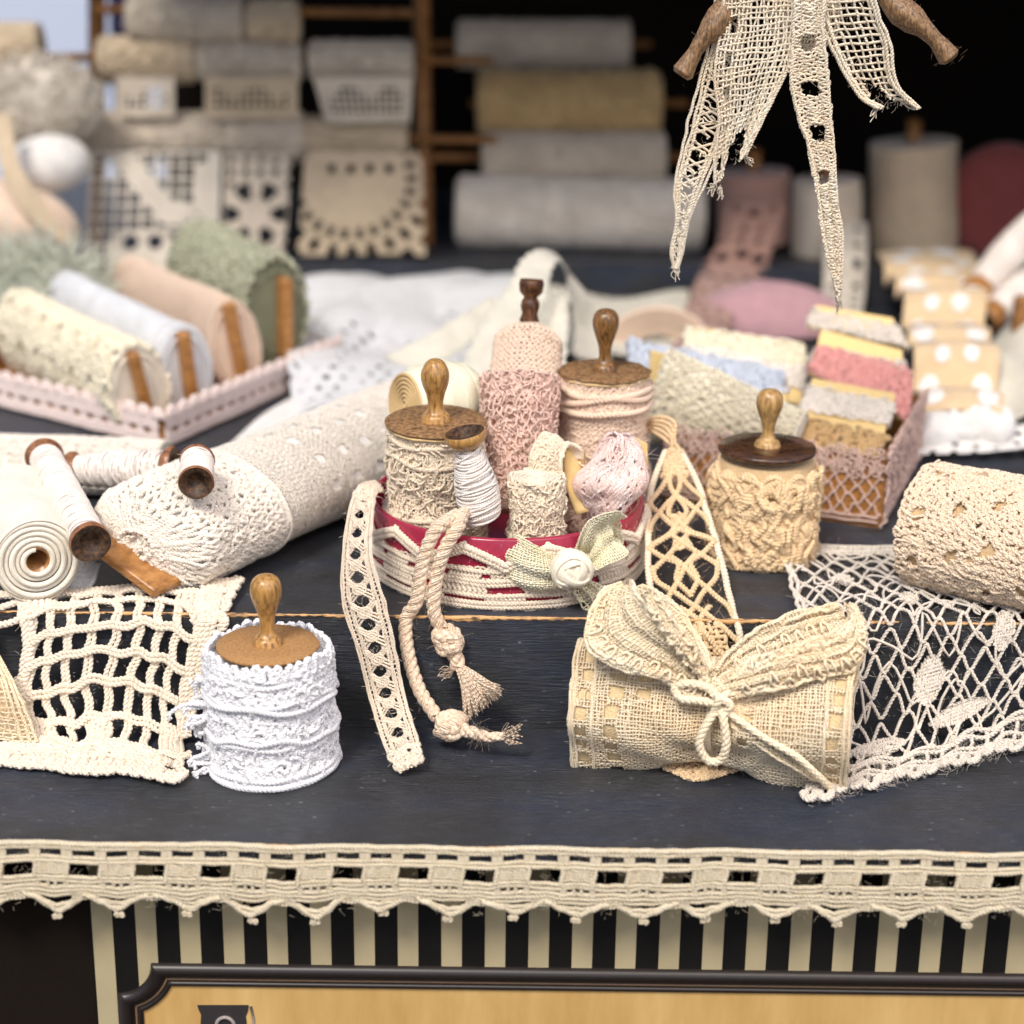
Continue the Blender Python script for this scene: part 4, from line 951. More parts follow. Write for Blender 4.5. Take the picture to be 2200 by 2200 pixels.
# left loop: front fold, its back face and an inner ruffle
strip_([(1508, 1505, .0), (1420, 1462, .05), (1318, 1432, .2), (1262, 1385, .5), (1272, 1318, 1.0), (1300, 1272, 1.4), (1335, 1256, 1.6)], [(1530, 1462, .3), (1478, 1392, .25), (1428, 1340, .3), (1385, 1300, .5), (1368, 1268, .9), (1362, 1256, 1.3), (1356, 1252, 1.6)], .12, 'bow_loop', True, .09)
strip_([(1520, 1480, .5), (1450, 1420, 1.2), (1350, 1330, 1.5), (1310, 1268, 1.5)], [(1530, 1440, .6), (1500, 1370, 1.2), (1450, 1300, 1.5), (1385, 1258, 1.6)], .0, 'bow_loop', False)
strip_([(1528, 1478, .1), (1468, 1408, .0), (1418, 1342, .05), (1388, 1278, .3)], [(1535, 1466, .2), (1492, 1390, .1), (1446, 1325, .2), (1404, 1270, .4)], .05, 'bow_ruffle', True, .1)
# right loop in three layers
strip_([(1548, 1505, -.1), (1640, 1484, -.15), (1740, 1462, -.1), (1842, 1430, .1), (1858, 1360, .6), (1838, 1308, 1.1)], [(1538, 1462, .2), (1600, 1425, .15), (1690, 1395, .2), (1790, 1370, .3), (1822, 1340, .7), (1826, 1305, 1.2)], .16, 'bow_loop', True, .09)
strip_([(1545, 1475, .3), (1620, 1428, .5), (1720, 1385, .7), (1830, 1345, .8)], [(1535, 1440, .5), (1600, 1372, .9), (1700, 1322, 1.1), (1800, 1296, 1.1)], -.1, 'bow_loop', True, .09)
strip_([(1545, 1480, .0), (1630, 1440, .0), (1730, 1405, .1), (1815, 1385, .2)], [(1542, 1468, .1), (1622, 1422, .1), (1722, 1386, .2), (1812, 1362, .3)], .05, 'bow_ruffle', True, .1)
# twine bow
mb = MB()
def tw_(pts, r=.10, ps=.42, offs=.16): mb.rope(cat([hitb(x, y, o if o is not None else offs) for x, y, o in pts], 9), r, ps, 3, 6, seg=14)
tw_([(1548, 1505, .22), (1520, 1478, .3), (1480, 1468, .35), (1450, 1476, .25), (1462, 1500, .22), (1500, 1505, .2), (1545, 1512, .25)])
tw_([(1545, 1520, .2), (1518, 1555, .22), (1502, 1598, .25), (1520, 1634, .25), (1548, 1632, .22), (1560, 1600, .24), (1555, 1550, .24), (1548, 1520, .2)], .1)
tw_([(1540, 1510, .2), (1580, 1480, .2), (1640, 1452, .2), (1700, 1432, .22), (1765, 1424, .2)], .08)
tw_([(1545, 1515, .2), (1590, 1550, .18), (1650, 1590, .18), (1710, 1625, .18), (1755, 1665, .15), (1782, 1692, .12)], .085)
tw_([(1530, 1490, .3), (1550, 1500, .38), (1568, 1515, .3), (1560, 1530, .2)], .1)
tw_([(1535, 1525, .2), (1545, 1505, .4), (1560, 1492, .3), (1575, 1480, .1)], .09)
sb_ = np.linspace(0, CB, 120); p, n = SBn.P(sb_, BL*.5+.03*np.sin(sb_), .05+0*sb_); mb.rope(p, .075, .4, 3, 6, N=n)
e0 = hitb(1782, 1692, .1)
for k in range(30): mb.tube(cat([e0+RG.normal(0, .03, 3), e0+A3(.06, -.02, -.06)+RG.normal(0, .04, 3), e0+A3(.14, -.05, -.13)+RG.normal(0, .05, 3)], 3), .014, 4)
mb.build('twine_bow', M['butter'], bun)

# ------------------------------------------------------------------ lace trim nailed along the front edge
mb = MB(); X0, X1 = -13.5, 13.5; prd = 1.405; ph0 = at(465, 1873, YF)[0]
SF = Surf(lambda u, v: np.stack([u, YF-.07-.03*np.sin(v*2)+.02*np.sin(u*3)+0*v, ZL+.06-v-.03*np.sin(u*.9)*v+.02*np.sin(u*1.7)+.03*wob(u, 15, 2.2)*v], -1), 1)
if SF.P(A3(0.), A3(.5))[1][0][1] > 0: SF.flip = -1
u = np.arange(X0, X1, .04)
def trow(v, r, amp=0, sh=0, w_=0.): 
    p, n = SF.P(u, v+amp*np.cos((u-ph0)/prd*TAU+sh)+.012*wob(u, int(v*77), 3), w_+.01*wob(u, 9, 4)); mb.rope(p, r, .17, 2, 5, N=n)
trow(.04, .07); trow(.13, .055)
trow(.36, .052); trow(.45, .055, w_=.01)
trow(.84, .055); trow(.93, .052, .012)
trow(1.07, .055, .03, PI); trow(1.17, .055, .04, PI); trow(1.26, .045, .06, PI)
# columns between the rows
k0 = int((X0-ph0)/prd)-1
for k in range(k0, k0+24):
    c = ph0+k*prd      # centre of a big opening
    for d in (-.42, -.30, .30, .42):
        for j in (0, .05): p, n = SF.P(c+d+j+0*np.zeros(6), np.linspace(.14, .36, 6), .02); mb.tube(p, .042, 5, N=n)
    xs_ = np.linspace(c+.36, c+prd-.36, 5)      # the solid woven block
    for v in (.53, .6, .67, .74): 
        uu = np.linspace(c+.34, c+prd-.34, 14); p, n = SF.P(uu, v+.01*np.sin(uu*22), .012*np.cos(uu*22)); mb.rope(p, .05, .16, 2, 5, N=n)
    for d in (-.36, .36): p, n = SF.P(c+d+.02*np.sin(np.linspace(0, 6, 8)), np.linspace(.44, .86, 8), .02); mb.rope(p, .055, .16, 2, 5, N=n)
    for d in (-.42, .0-.36, .36, .42, .62, .78): p, n = SF.P(c+d+0*np.zeros(5), np.linspace(.92, 1.1, 5), .015); mb.tube(p, .042, 5, N=n)
    # scallop hanging under the row: point below the solid block
    cc = c+prd/2+.06*random.uniform(-1, 1); dp = .40+.2*random.random(); skw = random.uniform(-.1, .1)
    for q, rr in ((0, .07), (.10, .062), (.22, .055)):
        t = np.linspace(-1, 1, 26); uu = cc+t*prd*.5+skw*(1-t*t); vv = 1.24+(dp-q)*(.62*(.5+.5*np.cos(PI*t))**.8+.22*np.exp(-(t/.22)**2)*(q == 0)+.3*(.5+.5*np.cos(PI*t))*(q > 0))+.015*np.sin(t*17+k); p, n = SF.P(uu, vv, .03*np.sin(t*3+k)); mb.rope(p, rr, .16, 2, 5, N=n)
    for dd in (-.05, .05): a = np.linspace(0, TAU, 9); p, n = SF.P(cc+dd+.04*np.cos(a), 1.24+dp+.03+.05*np.sin(a), .02+0*a); mb.rope(p, .04, .14, 2, 4, N=n)
    for d in np.linspace(-.25, .25, 7): uu = c+d+0*np.zeros(6); vv = np.linspace(1.2, 1.36-.5*d*d, 6); p, n = SF.P(uu, vv, .01); mb.tube(p, .045, 5, N=n)
fuzz(mb, SF, X0, X1, 0, 1.6, 1500, .12, .003)
tag(mb.build('lace_trim', M['trim'], None, (0, YF-.08, ZL-1.7)), 'long scalloped ecru lace edging with oblong holes along the front counter edge', 'lace edging')

# ------------------------------------------------------------------ filet crochet over the step, left
S, Lu, Lv = drape((-30, 1292), (512, 1262), (-30, 1655), (400, 1692), .08, .10, 12)
mb = MB()
nc, nr_ = 8, 6
ue = np.linspace(1.02, 4.75, nc+1); ve = np.linspace(.42, Lv-1.25, nr_+1)
def wv(u, v):   # the ground bows into arcs
    return u+.12*np.sin(v*1.3)+.16*(v/Lv-.5), v-.5*np.sin(PI*np.clip((u-.6)/(Lu-1.2), 0, 1))*np.sin(PI*np.clip(v/Lv, 0, 1))+.2*(u/Lu-.5)
def W2(u, v, w, r, kind):
    a, b = wv(u+.10*wob2(u, v, 3, 1.6)+.04*wob(v, 3, 3), v+.11*wob2(u, v, 5, 1.5)+.04*wob(u, 5, 3)); return (a, b, w, r, kind)
filled = {(0, 0), (0, 5), (7, 5), (7, 0), (3, 5)}
st = []
for i, uu in enumerate(ue):
    v = np.linspace(ve[0]-.1, ve[-1]+.1, 90)
    for d in (-.05, .05): st.append(W2(uu+d+.03*np.sin(v*9+i+d*60), v, .03*np.cos(v*9+d*60), .062, .22))
for j, vv in enumerate(ve):
    u = np.linspace(ue[0]-.3, ue[-1]+.3, 130)
    for d in (-.055, .05): st.append(W2(u, vv+d+.03*np.sin(u*9+j+d*60), .05+.03*np.cos(u*9+d*60), .068, .22))
for (i, j) in filled:
    for q in np.linspace(.22, .78, 3): 
        v = np.linspace(ve[j], ve[j+1], 12); st.append(W2(ue[i]+(ue[i+1]-ue[i])*q+.03*np.sin(v*20), v, 0*v+.02, .075, .22))
u = np.linspace(-.1, Lu+.05, 160)
for k, v0 in enumerate((.0, .11, .22)): st.append((u, v0+.03*wob(u, 30+k, 2), .03+0*u, .075, .25))
for k in range(4): st.append(W2(u[:128], Lv-1.15+.14*k+.05*wob(u[:128], 50+k, 2), .03+0*u[:128], .085, .26))
for k in range(7):  # left and right bands
    v = np.linspace(.2, Lv-.7 if k < 3 else Lv*.62, 80); st.append(W2((.72+.1*k+.25*np.sin(v*1.1)*(v/Lv) if k < 3 else Lu-.62+.12*(k-3))+.03*wob(v, 60+k, 2), v, .03+0*v, .08, .25))
for v0 in (.55, 1.05, 2.6, 3.9): st.append((np.linspace(-.1, .8, 20), v0+.12*np.sin(np.linspace(0, 3, 20)), .03+np.zeros(20), .09, .25))
v = np.linspace(.2, Lv-.4, 60)
for k in range(2): st.append((.02+.1*k+.04*wob(v, 70+k, 2), v, .03+0*v, .08, .25))
lay(mb, S, st, 5)
lay(mb, S, [W2(*x) for x in stitches(.1, Lu-.5, Lv-1.05, Lv-.35, .24, .2, .07, .35, .7, lambda u, v: (np.abs((u*.55) % 1-.5) < .13) & (np.abs(v-(Lv-.72)) < .1))], 5)
lay(mb, S, stitches(Lu-.75, Lu, .05, 1.5, .22, .2, .065, .3, .7), 5)
for k in range(16):  # scalloped lower edge: little knots
    uc = .1+k*(Lu-.7)/15
    for rr in (.20, .11): a = np.linspace(-.2, PI+.2, 14); x = W2(uc+rr*1.15*np.cos(a), Lv-.34+rr*1.7*np.sin(a), .06+0*a, .085, .24); lay(mb, S, [x], 5)
for k in range(9):  # right hand stepped edge
    v0 = .1+k*.38
    for rr in (.17, .08): a = np.linspace(-PI/2-.2, PI/2+.2, 12); lay(mb, S, [(Lu-.06-(.0 if k < 5 else .12*(k-4))+rr*np.cos(a), v0+rr*np.sin(a), .04+0*a, .08, .24)], 5)
fuzz(mb, S, .7, Lu-.9, .1, Lv-.4, 300, .1, .003)
tag(mb.build('crochet_lace', M['filet'], None, tuple(on(200, 1640, ZL))), 'cream filet crochet with a grid of square holes draped over the step, left', 'lace')
# strip of gauze at the left frame edge
S, L, W = ruled([on(-60, 1395, ZL+2.1), on(-50, 1480, ZL+1.6), on(-50, 1580, ZL+.3)], [on(-5, 1405, ZL+2.1), on(40, 1490, ZL+1.4), on(82, 1592, ZL+.25)], .1)
mb = MB(); lay(mb, S, gauze(0, L, 0, W, .11, .12, .024, .4), 4); u = np.linspace(0, L, 50)
for v in (W-.02, W-.12, W-.25): p, n = S.P(u, v+.02*wob(u, 3, 3), .02+0*u); mb.rope(p, .045, .16, 2, 4, N=n)
skin(mb, S, 0, L, 0, W, 12, 10, -.08); tag(mb.build('gauze_scrap', M['gauze'], None, tuple(on(0, 1592, ZL))), 'scrap of tan gauze hanging at the left edge over the crochet piece', 'gauze')

# ------------------------------------------------------------------ diamond ground lace over the step, right
S, Lu, Lv = drape((1672, 1176), (2260, 1205), (1745, 1745), (2260, 1598), .08, .10, 33)
mb = MB()
lay(mb, S, net(0, Lu, .25, Lv-1.2, .64, .50, .046, .2, .13, .3), 4)
lay(mb, S, net(0, Lu, .4, Lv-1.2, 1.24, .98, .035, 't', .4, .2), 4)
lay(mb, S, stitches(0, Lu, 0, .42, .2, .15, .034, .4, .7), 4)
leaf = [(.9, 5.6, .5, .95), (2.9, 3.4, .25, .4), (3.4, 6.0, .4, .6), (5.2, 5.2, .3, .6), (2.1, 7.3, .8, .28), (4.3, 7.1, .8, .28), (1.4, 2.2, .25, .3)]
for (a, b, ru, rv) in leaf:
    n_ = int(2*ru/.07)
    for k in range(n_):
        x = -1+2*(k+.5)/n_; hgt = rv*(1-x*x)**.8; v = np.linspace(b-hgt, b+hgt, max(5, int(hgt*20))); lay(mb, S, [(a+x*ru+.02*np.sin(v*30)+.0*(v-b), v, .02*np.cos(v*40+k*PI), .036, 't')], 4)
    n_ = int(2*rv/.09)
    for k in range(n_):
        x = -1+2*(k+.5)/n_; w_ = ru*(1-abs(x)**1.6); u = np.linspace(a-w_, a+w_, max(5, int(w_*20))); lay(mb, S, [(u, b+x*rv+0*u, .02*np.cos(u*40+k*PI), .034, 't')], 4)
u = np.linspace(0, Lu, 200)
for k, v0 in enumerate((.06, .36, Lv-1.25, Lv-1.1, Lv-.72, Lv-.55)):
    p, n = S.P(u, v0+.12*np.sin(u*TAU/1.3+k*.7)*(k > 1)+.03*wob(u, k+70, 2), .04+0*u); mb.rope(p, .06, .2, 2, 4, N=n)
for k in range(int(Lu/.42)+1):
    p, n = S.P(k*.42+.05*np.sin(np.linspace(0, 5, 8)), np.linspace(Lv-1.2, Lv-.5, 8), .02); mb.rope(p, .055, .2, 2, 4, N=n)
    for rr in (.2, .12): a = np.linspace(-.3, PI+.3, 12); p, n = S.P(k*.42+rr*np.cos(a), Lv-.5+rr*1.5*np.sin(a)+.12*np.sin(k*1.9), .04+0*a); mb.rope(p, .065, .2, 2, 4, N=n)
v = np.linspace(0, 4.2, 120)
for k, u0 in enumerate((.0, .12)): p, n = S.P(u0+.05*wob(v, k, 3), v, .03+0*v); mb.rope(p, .06, .2, 2, 4, N=n)
fuzz(mb, S, 0, Lu, 0, Lv-1, 900, .22, .003); fuzz(mb, S, 0, Lu, Lv-1.1, Lv, 900, .2, .0035)
tag(mb.build('diamond_lace', M['greyl'], None, tuple(on(1950, 1640, ZL))), 'pale diamond mesh lace cloth with leaf motifs draped over the step at the right', 'lace')

# ------------------------------------------------------------------ beige bobbin lace running from the spool down under the bundle
Yd = [46.6, 45.9, 44.9, 43.8, 42.9, 42.0, 41.7]
S, L, W = ruled([at(x, y, Y) for (x, y), Y in zip(((1430, 968), (1400, 1050), (1394, 1130), (1392, 1210), (1400, 1280), (1425, 1350), (1450, 1440)), Yd)],
                [at(x, y, Y) for (x, y), Y in zip(((1462, 968), (1500, 1040), (1522, 1110), (1545, 1190), (1565, 1270), (1585, 1345), (1600, 1430)), Yd)], .06)
mb = MB()
for v0 in (0, W):
    u = np.linspace(0, L, 120); p, n = S.P(u, v0+.02*wob(u, 3, 2), 0*u); mb.rope(p, .085, .32, 3, 5, N=n, seg=12)
mb.build
side = mb
mb = MB(); m0 = .5*W
def br_(pts, r=.075):
    P = cat([A3(a, b*W, 0) for a, b in pts], 8); P, _ = resamp(P, step=.05); p, n = S.P(P[:, 0], P[:, 1], .02+.02*np.sin(P[:, 0]*9)); mb.rope(p, r, .2, 2, 5, N=n)
for sgn in (0, 1):
    m_ = (lambda b: b) if not sgn else (lambda b: 1-b)
    br_([(.1, m_(.5)), (.5, m_(.45)), (1.0, m_(.25)), (1.5, m_(.02)), (1.9, m_(.2)), (2.4, m_(.42)), (2.75, m_(.75)), (3.0, m_(.98))])
    br_([(.3, m_(.55)), (.9, m_(.62)), (1.35, m_(.5)), (1.7, m_(.28)), (2.1, m_(.08)), (2.5, m_(.02))])
    br_([(1.35, m_(.5)), (1.9, m_(.66)), (2.2, m_(.52)), (2.6, m_(.34)), (2.9, m_(.08)), (3.1, m_(.0))])
    br_([(2.2, m_(.5)), (2.6, m_(.62)), (2.95, m_(.5)), (3.3, m_(.3)), (3.8, m_(.04))])
    br_([(3.0, m_(.02)), (3.4, m_(.25)), (3.65, m_(.42)), (4.1, m_(.36)), (4.6, m_(.5))])
    br_([(3.6, m_(.05)), (4.1, m_(.12)), (4.6, m_(.36)), (5.0, m_(.5)), (5.4, m_(.7)), (6.0, m_(.98))])
    br_([(3.3, m_(.3)), (3.75, m_(.5)), (4.2, m_(.64)), (4.9, m_(.9)), (5.4, m_(.98))])
    br_([(5.0, m_(.3)), (5.5, m_(.5)), (6.2, m_(.3)), (6.8, m_(.1))])
lay(mb, S, stitches(0, .75, .2*W, .85*W, .15, .12, .05, .3, .7)+[x for c in (2.15, 3.0) for x in stitches(c-.16, c+.16, .38*W, .62*W, .13, .11, .05, .3, .7)]+gauze(L-1.1, L, .25*W, .8*W, .12, .12, .05, .2), 5)
fuzz(mb, S, 0, L, 0, W, 350, .18, .0035)
bb = thing('bobbin_lace', 'open beige braided lace strip hanging between the red bowl and the tan spool', 'lace', tuple(at(1500, 1400, 41.8)))
mb.build('braid', M['beige'], bb); side.build('edge_cord', M['cream'], bb)
mb = MB()   # end of the braid wandering back to the tall spool
for k in range(5): mb.rope(cat([at(1448, 975, 46.6)+RG.normal(0, .08, 3), at(1425+6*k, 940-8*k, 47), at(1400, 925-6*k, 47.6), at(1372, 915+14*k, 48)+RG.normal(0, .1, 3)], 8), .055, .2)
mb.build('lace_end', M['beige'], bb)
mb = MB(); S, L, W = ruled([on(1435, 1652, ZL+.06), on(1500, 1672, ZL+.06), on(1590, 1650, ZL+.06)], [on(1450, 1640, ZL+.06), on(1510, 1640, ZL+.06), on(1575, 1632, ZL+.06)], 0)
lay(mb, S, stitches(0, L, 0, W, .2, .16, .06, .3, .7), 5)
for k in range(9): a = np.linspace(0, TAU, 10); p, n = S.P(k*L/8+.08*np.cos(a), -.02+.08*np.sin(a), .02+0*a); mb.rope(p, .06, .2, N=n)
mb.build('scalloped_end', M['beige'], bb)

# ------------------------------------------------------------------ left: big white roll on a board
p0 = on(296, 1168, 1.25); p1 = on(905, 905, 1.35)
def pat_big(S, C, L):
    o = ply(stitches(0, C, .0, L*.27, .27, .23, .052, .25, .72), .2)+stitches(0, C, L*.25, L*.27, .2, .1, .05)
    def eye(u, v): return (np.abs((u*1.15) % 1-.5) < .14) & (np.abs((v*1.0) % 1-.5) < .13) & (v > L*.42) & (v < L*.75)
    o += stitches(0, C, L*.27, L, .15, .10, .022, .12, .55, eye, 6, .4)
    for v in (.27,): u = np.linspace(0, C, 160); o.append((u, L*v+.06*wob(u, int(v*50), 1), .08+0*u, .055, .2))
    for k in range(18): 
        uc = k*C/18; a = np.linspace(0, TAU, 12); o.append((uc+.18*np.cos(a), .08+.16*np.sin(a), .02+0*a, .075, .22)); o.append((uc+.08*np.cos(a), .02+.08*np.sin(a), .02+0*a, .07, .22))
    return o
t, S, C, L = roll('lace_roll', 'largest roll, white cotton wound on a wooden board, left of the red bowl', p0, p1, 1.3, 'offw', pat_big, 'c_white', ref=ZX, flat=1.5, spiral=False, pillow=.75, nu=90, nv=80)
ax = nrm(p1-p0); sd_ = nrm(np.cross(ax, ZX)); mb = MB()
def rbox(mb, c, X, Y, Z, hx, hy, hz, name=None):
    R = np.stack([nrm(X), nrm(Y), nrm(Z)], 1); mb.box(c, (hx, hy, hz), R)
MR = frame(p0, ax, ZX)
for k in range(46):
    rr = 1.0*math.sqrt(random.random()); th = random.random()*TAU; a = np.linspace(0, TAU*.9, 12); rq = random.uniform(.1, .22); zz = -.02-.55*(1-rr)*0
    mb.rope(xf(A3(rr*math.cos(th)*.55, rr*1.5*math.sin(th)*.55, .04)+np.stack([rq*np.cos(a), rq*np.sin(a), .07*np.cos(a*2+k)], -1), MR), .06, .2)
lay(mb, S, [], 4); mb.build('crochet_end', M['offw'], t); mb = MB()
tl = nrm(sd_*.92+A3(0, 0, -.38)); rbox(mb, p0+ax*.12+A3(-.1, -.05, -.38), ax, tl, np.cross(ax, tl), .75, 1.25, .13)
o = mb.build('board', M['board'], t); bv = o.modifiers.new('b', 'BEVEL'); bv.width = .08; bv.segments = 3
# cream rolled cloth at the left frame edge
p0 = on(79, 1206, 1.2); p1 = on(-30, 930, 1.3)
def pat_c(S, C, L): return stitches(0, C, 0, L, .11, .13, .022, .1, .55, None, 6)
t = thing('cloth_roll', 'smooth cream cloth rolled round a card tube, open end forward, at left edge', 'cloth roll', tuple(p0-A3(0, 0, 1.1)))
S = cyl(p0, p1-p0, ZX, lambda th, v: 1.0+.05*np.clip(v, 0, 2)+.02*np.sin(2*th+1), 1.0); mb = MB(); u = np.linspace(0, TAU*1.0, 60, endpoint=False); v = np.linspace(-.02, 4.2, 30)
U, V = np.meshgrid(u, v, indexing='ij'); G, _ = S.P(U, V, 0*U); mb.grid(G, cu=True)
Mx = frame(p0, p1-p0, ZX); a = np.linspace(0, TAU*6.0, 300); q = np.minimum(1.0, 1.132-.132*a/TAU)
Z0 = .04*np.sin(a*.5); prs = [np.stack([(q+d)*np.cos(a), (q+d)*np.sin(a), Z0+z], -1) for d, z in ((-.131, .05), (-.105, .0), (-.06, -.02), (-.02, .0), (.004, .05))]
mb.grid(xf(np.stack(prs, 1), Mx)); mb.build('cloth', M['c_creamy'], t)
mb = MB(); mb.lathe([(.36, .02), (.36, 1.2), (.27, 1.2), (0, 1.2), (.27, 1.19), (.28, .02), (.36, .02)], 30, Mx); mb.build('card_tube', M['board'], t)
# folded cloths beneath
p0 = on(-30, 990, .65); p1 = on(345, 1005, .55)
def pat_f(S, C, L): return [((C*k/26+0*np.linspace(0, 1, 60)), np.linspace(0, L, 60), .02*wob(np.linspace(0, L, 60), k, 2), .05, .2) for k in range(26)]+stitches(0, C, 0, L, .2, .18, .03, .3, .6)
roll('folded_cloth', 'folded off white ribbed cloth lying under the thread bobbins', p0, p1, .62, 'offw', pat_f, 'c_cream', ref=ZX, flat=2.6, cat_='cloth', spiral=False)
S, L, W = ruled([on(90, 1262, .12), on(140, 1235, .5), on(200, 1195, .75)], [on(120, 1285, .1), on(190, 1262, .2), on(212, 1212, .5)], .1)
mb = MB(); skin(mb, S, -.4, L, -.3, W, 20, 14); lay(mb, S, gauze(0, L, 0, W, .1, .1, .02, .3), 4); u = np.linspace(0, L, 30); p, n = S.P(u, W, 0*u); mb.rope(p, .06, .2, N=n)
tag(mb.build('folded_gauze', M['c_pale'], None, tuple(on(150, 1270, 0))), 'little fold of pale gauze tucked under the cream cloth roll', 'gauze')
# three bobbins
bobbin('thread_bobbin', 'bobbin of cream thread leaning steeply beside the cream cloth roll', on(94, 978, 2.35), on(196, 1168, 1.75), .5, .37, 'bobwood', 'whitewind', 'thread bobbins on the white rolls', .42, .08, .05)
bobbin('thread_bobbin', 'fat bobbin of white thread lying sideways with its dark cupped end to the right', on(150, 1012, 1.9), on(378, 1000, 2.3), .5, .36, 'bobwood', 'whitewind', 'thread bobbins on the white rolls', .42, .28, .05, burnt=True)
bobbin('thread_bobbin', 'short bobbin pointing its ringed wooden end at the viewer, right of the sideways one', on(424, 988, 3.1), on(421, 1038, 2.98), .43, .36, 'bobwood', 'whitewind', 'thread bobbins on the white rolls', .22, .04, .05)

# ------------------------------------------------------------------ tray of wound bolts, left back
T0 = on(352, 962, 0); T1 = on(712, 800, 0); T3 = on(-120, 842, 0); T2 = T1+T3-T0
tray = thing('tray', 'wooden tray edged with blush crochet trim, one corner towards the viewer, holding four wound bolts', 'tray', tuple(T0))
mb = MB(); TH = 1.15
def wall(mb, a, b, h0, h1, th=.12):
    d = nrm(b-a); n_ = np.cross(d, ZX); R = np.stack([d, n_, ZX], 1); mb.box((a+b)/2+A3(0, 0, (h0+h1)/2), (np.linalg.norm(b-a)/2-.002, th/2, (h1-h0)/2), R)
wall(mb, T0, T1, 0, TH); wall(mb, T1, T2, 0, TH); wall(mb, T2, T3, 0, TH); wall(mb, T3, T0, 0, TH)
c = (T0+T1+T2+T3)/4; V = [T0+A3(0, .1, .15), T1+A3(-.1, 0, .15), T2+A3(0, -.1, .15), T3+A3(.1, 0, .15)]
mb.add(V+[v-A3(0, 0, .12) for v in V], [[0, 1, 2, 3], [7, 6, 5, 4]], smooth=False)
mb.build('tray_box', M['board'], tray)
for (a, b, nm) in ((T0, T1, 'trim'), (T3, T0, 'trim')):
    d = nrm(b-a); n_ = np.cross(d, ZX); n_ = n_ if n_[1] < 0 else -n_; L = np.linalg.norm(b-a)
    S = Surf(lambda u, v, a=a, d=d, n_=n_: a+n_*.1+d*u[..., None]+ZX*v[..., None]+n_*(.02*np.sin(u*2))[..., None]); 
    if np.dot(S.P(A3(1.), A3(.5))[1][0], n_) < 0: S.flip = -1
    mb = MB()
    for v0 in (.14, .25, .36, .66, .76, .86, .95): u = np.arange(0, L, .06); p, q = S.P(u, v0+.01*wob(u, int(v0*99), 2), .03+0*u); mb.rope(p, .075, .22, 2, 5, N=q)
    k = 0
    while k*.62 < L:
        for j in range(4): p, q = S.P(k*.62+.08*j+0*np.zeros(5), np.linspace(.36, .68, 5), .03); mb.tube(p, .05, 5, N=q)
        for rr in (.22, .12, .04): aa = np.linspace(-.2, PI+.2, 12); p, q = S.P(k*.62+.3+rr*np.cos(aa), 1.0+rr*1.05*np.sin(aa), .03+.03*(rr < .2)+0*aa); mb.rope(p, .09, .24, 2, 5, N=q)
        k += 1
    mb.build('crochet_trim', M['pinktrim'], tray)
def bolt(name, label, pf, pb, rv, rh, mat, core, pat, board=None, tiltx=0., bw=.13, bh=.95, noise=.03, group='wound bolts in the tray', boff=(0, 0, 0)):
    pf, pb = A3(*pf), A3(*pb); ax = nrm(pf-pb); L = np.linalg.norm(pf-pb); up = nrm(A3(tiltx, 0, 1)); up = nrm(up-ax*np.dot(up, ax))
    t = thing(name, label, 'fabric bolt', tuple((pf+pb)/2-A3(0, 0, rv)), group)
    S = cyl(pb, ax, up, lambda th, v: (rv*(1+.02*np.sin(v*1.3)), rh*(1+.12*np.cos(2*th)*0+.03*np.sin(v*1.7+1))), (rv+rh)/2); C = TAU*(rv+rh)/2
    mb = MB(); skin(mb, S, 0, C, 0, L, 60, 40, -.05, True, noise, capv=True); mb.build('wound_cloth', M[core], t)
    if pat: mb = MB(); lay(mb, S, pat(S, C, L), 5); mb.build('lace_wrap', M[mat], t)
    if board:
        mb = MB(); side_ = nrm(np.cross(up, ax)); R = np.stack([side_, up, ax], 1); mb.box(pf+A3(*boff)-up*.1, (bw, rv*bh, .35), R); o = mb.build('board', M['board'], t); b_ = o.modifiers.new('b', 'BEVEL'); b_.width = .1; b_.segments = 3
        mb = MB(); 
        for q in (.80, .97): aa = np.linspace(0, TAU, 44, endpoint=False); mb.tube(xf(np.stack([rv*(q*.96)*np.cos(aa), rh*q*np.sin(aa), .03*(1-q)+0*aa], -1), frame(pf, ax, up)), .06, 5, closed=True)
        mb.build('cloth_end', M[core], t)
    return t, S, C, L
def pat_b1(S, C, L):
    hole = lambda u, v: (np.hypot(((u*.9) % 1-.5)/.9, ((v*.85) % 1-.5)/.85) < .16)
    return stitches(0, C, 0, L, .24, .2, .06, .35, .7, hole)
bolt('fabric_bolt', 'cream eyelet lace bolt on a board, nearest the tray corner', at(300, 838, 56.6), at(55, 715, 62.5), 1.5, .98, 'yellowish', 'c_cream', pat_b1, 1, -.3, .17)
bolt('fabric_bolt', 'smooth pale blue white cloth bolt on a board, second from the tray corner', at(400, 800, 58.4), at(150, 668, 65), 1.55, .92, 'white', 'c_pale', lambda S, C, L: [(np.linspace(0, C, 80), L-.12+0*np.linspace(0, C, 80), .03+0*np.linspace(0, C, 80), .045, .3), (np.linspace(0, C, 80), L-.6+0*np.linspace(0, C, 80), .0+0*np.linspace(0, C, 80), .04, .3)], 1, -.15, .2)
bolt('fabric_bolt', 'peach cloth bolt on a board between the pale blue white and green ones', at(505, 745, 60.6), at(290, 645, 67), 1.65, .9, 'peach', 'c_peach', lambda S, C, L: stitches(0, C, 0, L, .12, .12, .022, .2, .5, None, 6), 1, -.22, .2, 1.0)
def pat_g(S, C, L): return stitches(0, C, 0, L, .26, .22, .085, .6, .8, None, 8, 1.6)+tangle(0, C, 0, L, 260, .5, .06, 3)
bolt('fabric_bolt', 'fuzzy green boucle yarn bolt at the far end of the tray', at(592, 672, 62.6), at(430, 585, 68), 1.8, 1.12, 'green', 'c_green', pat_g, 1, 0, .2, .8, .1, boff=(.3, -.05, -.1))
